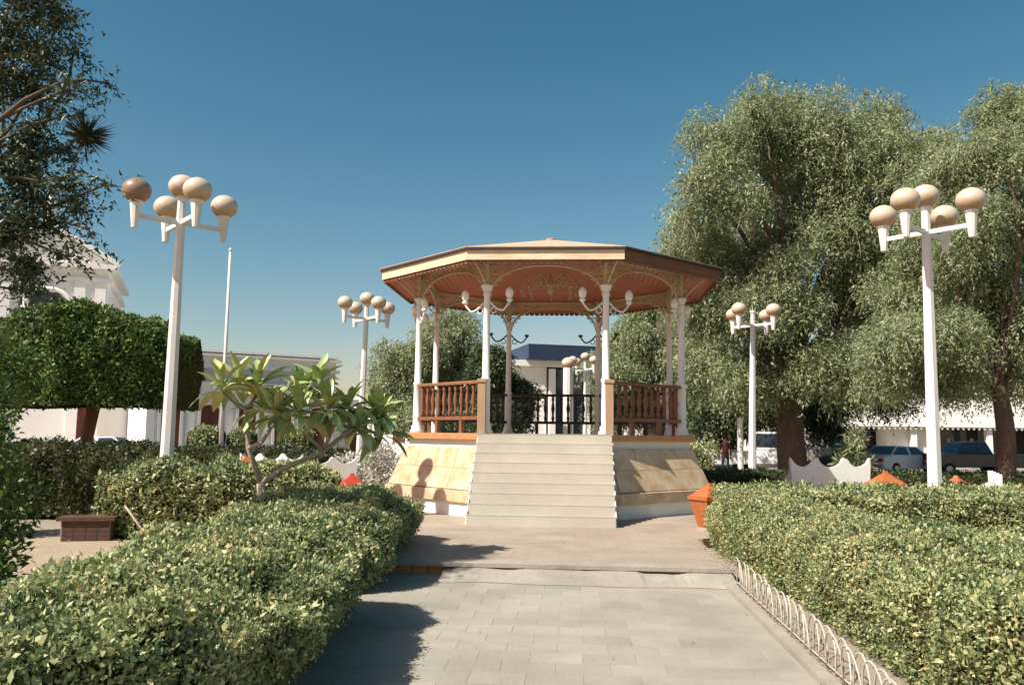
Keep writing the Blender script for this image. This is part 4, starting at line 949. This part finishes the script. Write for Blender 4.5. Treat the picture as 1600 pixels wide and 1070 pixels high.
# ------------------------------------------------------------------ vehicles
def car(label, loc, rz, paint, kind='sedan', group='cars parked along the square'):
    t = thing({'sedan': 'parked_car', 'van': 'parked_van', 'pickup': 'pickup_truck'}[kind], label, {'sedan': 'car', 'van': 'van', 'pickup': 'truck'}[kind], loc, rz, group)
    W2 = 0.86
    if kind == 'sedan':
        bodyp = [(-2.15, 0.30), (2.15, 0.30), (2.20, 0.55), (2.12, 0.78), (1.05, 0.92), (-1.35, 0.95), (-2.10, 0.90), (-2.20, 0.55)]
        cab = [(1.05, 0.92), (0.45, 1.36), (-0.95, 1.40), (-1.60, 0.94)]; L = 2.2; wx = 1.30
    elif kind == 'van':
        bodyp = [(-2.3, 0.35), (2.2, 0.35), (2.25, 0.7), (2.05, 1.10), (1.55, 1.16), (-2.30, 1.16), (-2.35, 0.7)]
        cab = [(1.72, 1.16), (1.05, 1.95), (-2.22, 1.98), (-2.32, 1.16)]; L = 2.3; wx = 1.40
    else:
        bodyp = [(-2.5, 0.45), (2.4, 0.45), (2.45, 0.7), (2.35, 1.02), (1.15, 1.08), (-2.48, 1.06), (-2.52, 0.7)]
        cab = [(1.05, 1.08), (0.55, 1.62), (-0.50, 1.64), (-0.72, 1.07)]; L = 2.5; wx = 1.50
    b = MB(); n = len(bodyp)
    secs = [(-W2, 0.92), (-W2 + 0.10, 1.0), (W2 - 0.10, 1.0), (W2, 0.92)]
    for i, (y, s_) in enumerate(secs):
        b.v += [(x * (0.985 if s_ < 1 else 1), y, 0.62 + (z - 0.62) * s_) for x, z in bodyp]
    for i in range(3):
        for k in range(n): b.f.append((i * n + k, i * n + (k + 1) % n, (i + 1) * n + (k + 1) % n, (i + 1) * n + k))
    b.f += [tuple(range(n)), tuple(3 * n + k for k in range(n))]
    b.build('body', paint, t, False)
    zb = cab[0][1]; zt = cab[1][1]; ti = 0.20 if kind != 'van' else 0.10
    def Y(z): return W2 - 0.02 - ti * (z - zb) / (zt - zb)
    cb_ = MB()
    for sg in (-1, 1): cb_.v += [(x, sg * Y(z), z - (0.01 if z < zb + 0.05 else 0)) for x, z in cab]
    cb_.f += [(0, 1, 2, 3), (7, 6, 5, 4), (0, 4, 5, 1), (1, 5, 6, 2), (2, 6, 7, 3)]
    cbn = cb_.build('cabin', paint, t)
    def shr(pts, s_=0.84):
        cx = sum(p[0] for p in pts) / len(pts); cz = sum(p[1] for p in pts) / len(pts)
        return [(cx + (x - cx) * s_, cz + (z - cz) * s_ * 0.92) for x, z in pts]
    parts = []
    xm_ = (cab[1][0] + cab[2][0]) / 2
    q = [(cab[0][0] * 1.0, cab[0][1]), cab[1], (xm_, (cab[1][1] + cab[2][1]) / 2), (xm_, cab[0][1])]; q2 = [(xm_, cab[0][1]), (xm_, (cab[1][1] + cab[2][1]) / 2), cab[2], cab[3]]
    for sg in (-1, 1):
        for qq in ((q,) if kind == 'van' else (q, q2)):
            p = shr(qq)
            MB().add([(x, sg * (Y(z) + e), z) for e in (0.003, 0.010) for x, z in p], [(4, 5, 6, 7), (0, 1, 5, 4), (1, 2, 6, 5), (2, 3, 7, 6), (3, 0, 4, 7)]).build('side_window', 'glass', cbn)
    for (i, j, nm) in ((0, 1, 'windscreen'), (3, 2, 'rear_window')):
        a = Vector((cab[i][0], 0, cab[i][1])); c_ = Vector((cab[j][0], 0, cab[j][1])); nn = Vector((-(c_.z - a.z), 0, c_.x - a.x)).normalized()
        if (nn.x > 0) != (i == 0): nn = -nn
        p0 = a.lerp(c_, 0.12); p1 = a.lerp(c_, 0.88)
        vs_ = []
        for e in (0.003, 0.010):
            for p, sg in ((p0, -1), (p0, 1), (p1, 1), (p1, -1)): vs_.append((p.x + nn.x * e, sg * (Y(p.z) - 0.08), p.z + nn.z * e))
        MB().add(vs_, [(4, 5, 6, 7), (0, 1, 5, 4), (1, 2, 6, 5), (2, 3, 7, 6), (3, 0, 4, 7)]).build(nm, 'glass', cbn)
    for x in (-wx, wx):
        for sg in (-1, 1):
            wv = MB(); wv.tube([(0, -0.09, 0), (0, 0.09, 0)], 0.31, 16)
            wo = wv.build('wheel', 'rubber', t, False, (x, sg * (W2 - 0.08), 0.31))
            hv = MB(); hv.tube([(0, sg * 0.088, 0), (0, sg * 0.102, 0)], 0.18, 12); hv.build('hubcap', 'chrome', wo)
    for sg in (-1, 1):
        MB().box(L - 0.06, L + 0.012, sg * 0.62 - 0.14, sg * 0.62 + 0.14, 0.60, 0.72).build('headlight', 'lightlens', t)
        MB().box(-L - 0.012, -L + 0.06, sg * 0.66 - 0.12, sg * 0.66 + 0.12, 0.66, 0.80).build('tail_light', 'taillens', t)
    for sg in (-1, 1): MB().box(sg * L - 0.05, sg * L + 0.06, -0.80, 0.80, 0.40, 0.52).build('bumper', 'chrome', t)
    return t
P_w = carpaint('white_car_paint', (0.72, 0.72, 0.70)); P_b = carpaint('dark_blue_paint', (0.03, 0.05, 0.10)); P_k = carpaint('black_paint', (0.025, 0.027, 0.03)); P_t = carpaint('beige_paint', (0.52, 0.46, 0.36))
car('dark blue parked car with light roof glare, right of the white bench', ground_at(1350, 42.8, 0.0), rad(150), P_b)
car('white parked car just left of the big lamp post foot', ground_at(1404, 41.6, 0.0), rad(28), P_w)
car('white van half hidden by the thick tree trunk', ground_at(1212, 41.5, 0.0), rad(68), P_w, 'van')
car('beige-white van parked right of the thick tree trunk', ground_at(1296, 44.0, 0.0), rad(5), P_t, 'van')
car('black pickup truck parked before the dark shop front', ground_at(1512, 41.5, 0.0), rad(185), P_k, 'pickup')
car('white pickup parked between the bandstand and the short post', ground_at(1128, 41.0, 0.0), rad(180), P_w, 'pickup')
car('white car parked before the church at the far left', ground_at(150, 39.5, 0.0), rad(185), P_w)

# ------------------------------------------------------------------ people
def bodymat(name, shirt, legs, skin, zs):
    m, t, b = principled(name)
    tc = t.nodes.new('ShaderNodeTexCoord'); sp = t.nodes.new('ShaderNodeSeparateXYZ'); t.links.new(tc.outputs['Object'], sp.inputs[0])
    rp = t.nodes.new('ShaderNodeValToRGB'); cr_ = rp.color_ramp; cr_.interpolation = 'CONSTANT'
    dv = t.nodes.new('ShaderNodeMath'); dv.operation = 'DIVIDE'; dv.inputs[1].default_value = 2.0; t.links.new(sp.outputs['Z'], dv.inputs[0]); t.links.new(dv.outputs[0], rp.inputs[0])
    cols = [(0.0, (0.03, 0.025, 0.02)), (zs[0] / 2, legs), (zs[1] / 2, shirt), (zs[2] / 2, skin)]
    while len(cr_.elements) < 4: cr_.elements.new(0.5)
    for e, (p, c) in zip(cr_.elements, cols): e.position = p; e.color = (*c, 1)
    t.links.new(rp.outputs[0], b.inputs['Base Color']); b.inputs['Roughness'].default_value = 0.8
    return m
def person(label, loc, rz, shirt, legs, stride=0.12):
    t = thing('person', label, 'person', loc, rz, 'people at the far side of the square')
    V = [(0, 0, 0.95), (0, 0, 1.15), (0, 0, 1.38), (0, 0, 1.50), (0, 0.01, 1.62), (0, 0.0, 1.72),
         (-0.18, 0, 1.42), (-0.23, 0.02, 1.14), (-0.22, 0.10, 0.90), (-0.22, 0.13, 0.80), (0.18, 0, 1.42), (0.23, -0.02, 1.14), (0.22, 0.06, 0.90), (0.22, 0.08, 0.80),
         (-0.10, 0, 0.88), (-0.11, stride, 0.48), (-0.11, stride * 0.8, 0.07), (-0.11, stride + 0.14, 0.03), (0.10, 0, 0.88), (0.11, -stride * 0.4, 0.48), (0.11, -stride, 0.07), (0.11, -stride + 0.16, 0.03)]
    E = [(0, 1), (1, 2), (2, 3), (3, 4), (4, 5), (2, 6), (6, 7), (7, 8), (8, 9), (2, 10), (10, 11), (11, 12), (12, 13), (0, 14), (14, 15), (15, 16), (16, 17), (0, 18), (18, 19), (19, 20), (20, 21)]
    Rr = [.14, .13, .14, .055, .095, .07, .06, .045, .035, .03, .06, .045, .035, .03, .085, .06, .045, .035, .085, .06, .045, .035]
    me = bpy.data.meshes.new('body'); me.from_pydata(V, E, []); o = place('body', me, t)
    md = o.modifiers.new('skin', 'SKIN'); md.use_smooth_shade = True
    for i, r in enumerate(Rr): me.skin_vertices[0].data[i].radius = (r, r * 0.8)
    me.skin_vertices[0].data[0].use_root = True
    o.modifiers.new('sub', 'SUBSURF').levels = 1; o.modifiers['sub'].render_levels = 2
    me.materials.append(bodymat('clothing', shirt, legs, (0.35, 0.19, 0.12), (0.09, 0.93, 1.46)))
    MB().lathe([(0.06, 1.60), (0.105, 1.64), (0.11, 1.70), (0.085, 1.78), (0.02, 1.81)], 10, (0, -0.02, 0)).build('hair', 'crack', t, True)
    return t
person('person in a dark maroon top and dark trousers, beside the white pickup', ground_at(1133, 35.0), rad(160), (0.12, 0.03, 0.025), (0.03, 0.035, 0.08))
person('person in a pink top standing in the dark shop front', ground_at(1484, 48.6), rad(180), (0.50, 0.24, 0.19), (0.2, 0.08, 0.07), 0.05)
person('person in an orange-brown top at the right end of the shop front', ground_at(1519, 48.4), rad(120), (0.42, 0.17, 0.08), (0.04, 0.04, 0.06))

# ------------------------------------------------------------------ fallen leaves along the borders
rs = np.random.default_rng(77); n = 900
yl = rs.uniform(-17, -6.3, n); side = rs.random(n)
xl = np.where(side < 0.55, 2.42 + np.abs(rs.normal(0, 0.10, n)) - 0.22 * rs.random(n) ** 3, np.where(side < 0.75, -2.2 + np.abs(rs.normal(0, 0.16, n)), rs.uniform(-2.2, 2.2, n)))
zl = np.where(yl > -9.1, 0.143, 0.010) + rs.random(n) * 0.008
keep = (side < 0.75) | (rs.random(n) < 0.25); xl, yl, zl = xl[keep], yl[keep], zl[keep]; n = len(xl)
zl = np.where((yl < -9.1) & (yl > -9.75), 0.105, zl)
P = np.array([bw(a, b_, c_) for a, b_, c_ in zip(xl, yl, zl)]); az_ = rs.uniform(0, 2 * PI, n)
T = np.stack([np.cos(az_), np.sin(az_), rs.uniform(-0.05, 0.3, n)], 1); Nn = unit(np.array([0, 0, 1.0]) + rs.normal(size=(n, 3)) * 0.25); L = rs.uniform(0.02, 0.045, n)
M['litter'] = leafmat('dry_leaf', [(0, (0.10, 0.055, 0.03)), (0.5, (0.24, 0.15, 0.07)), (1, (0.34, 0.27, 0.12))])
lt = place('fallen_leaves', np_mesh('fallen_leaves', leaf_quads(P, T, Nn, L, L * 0.5, 0.1), 4, 'litter'))
tag(lt, 'dry brown leaves fallen along the path edges', 'leaves', kind='stuff')
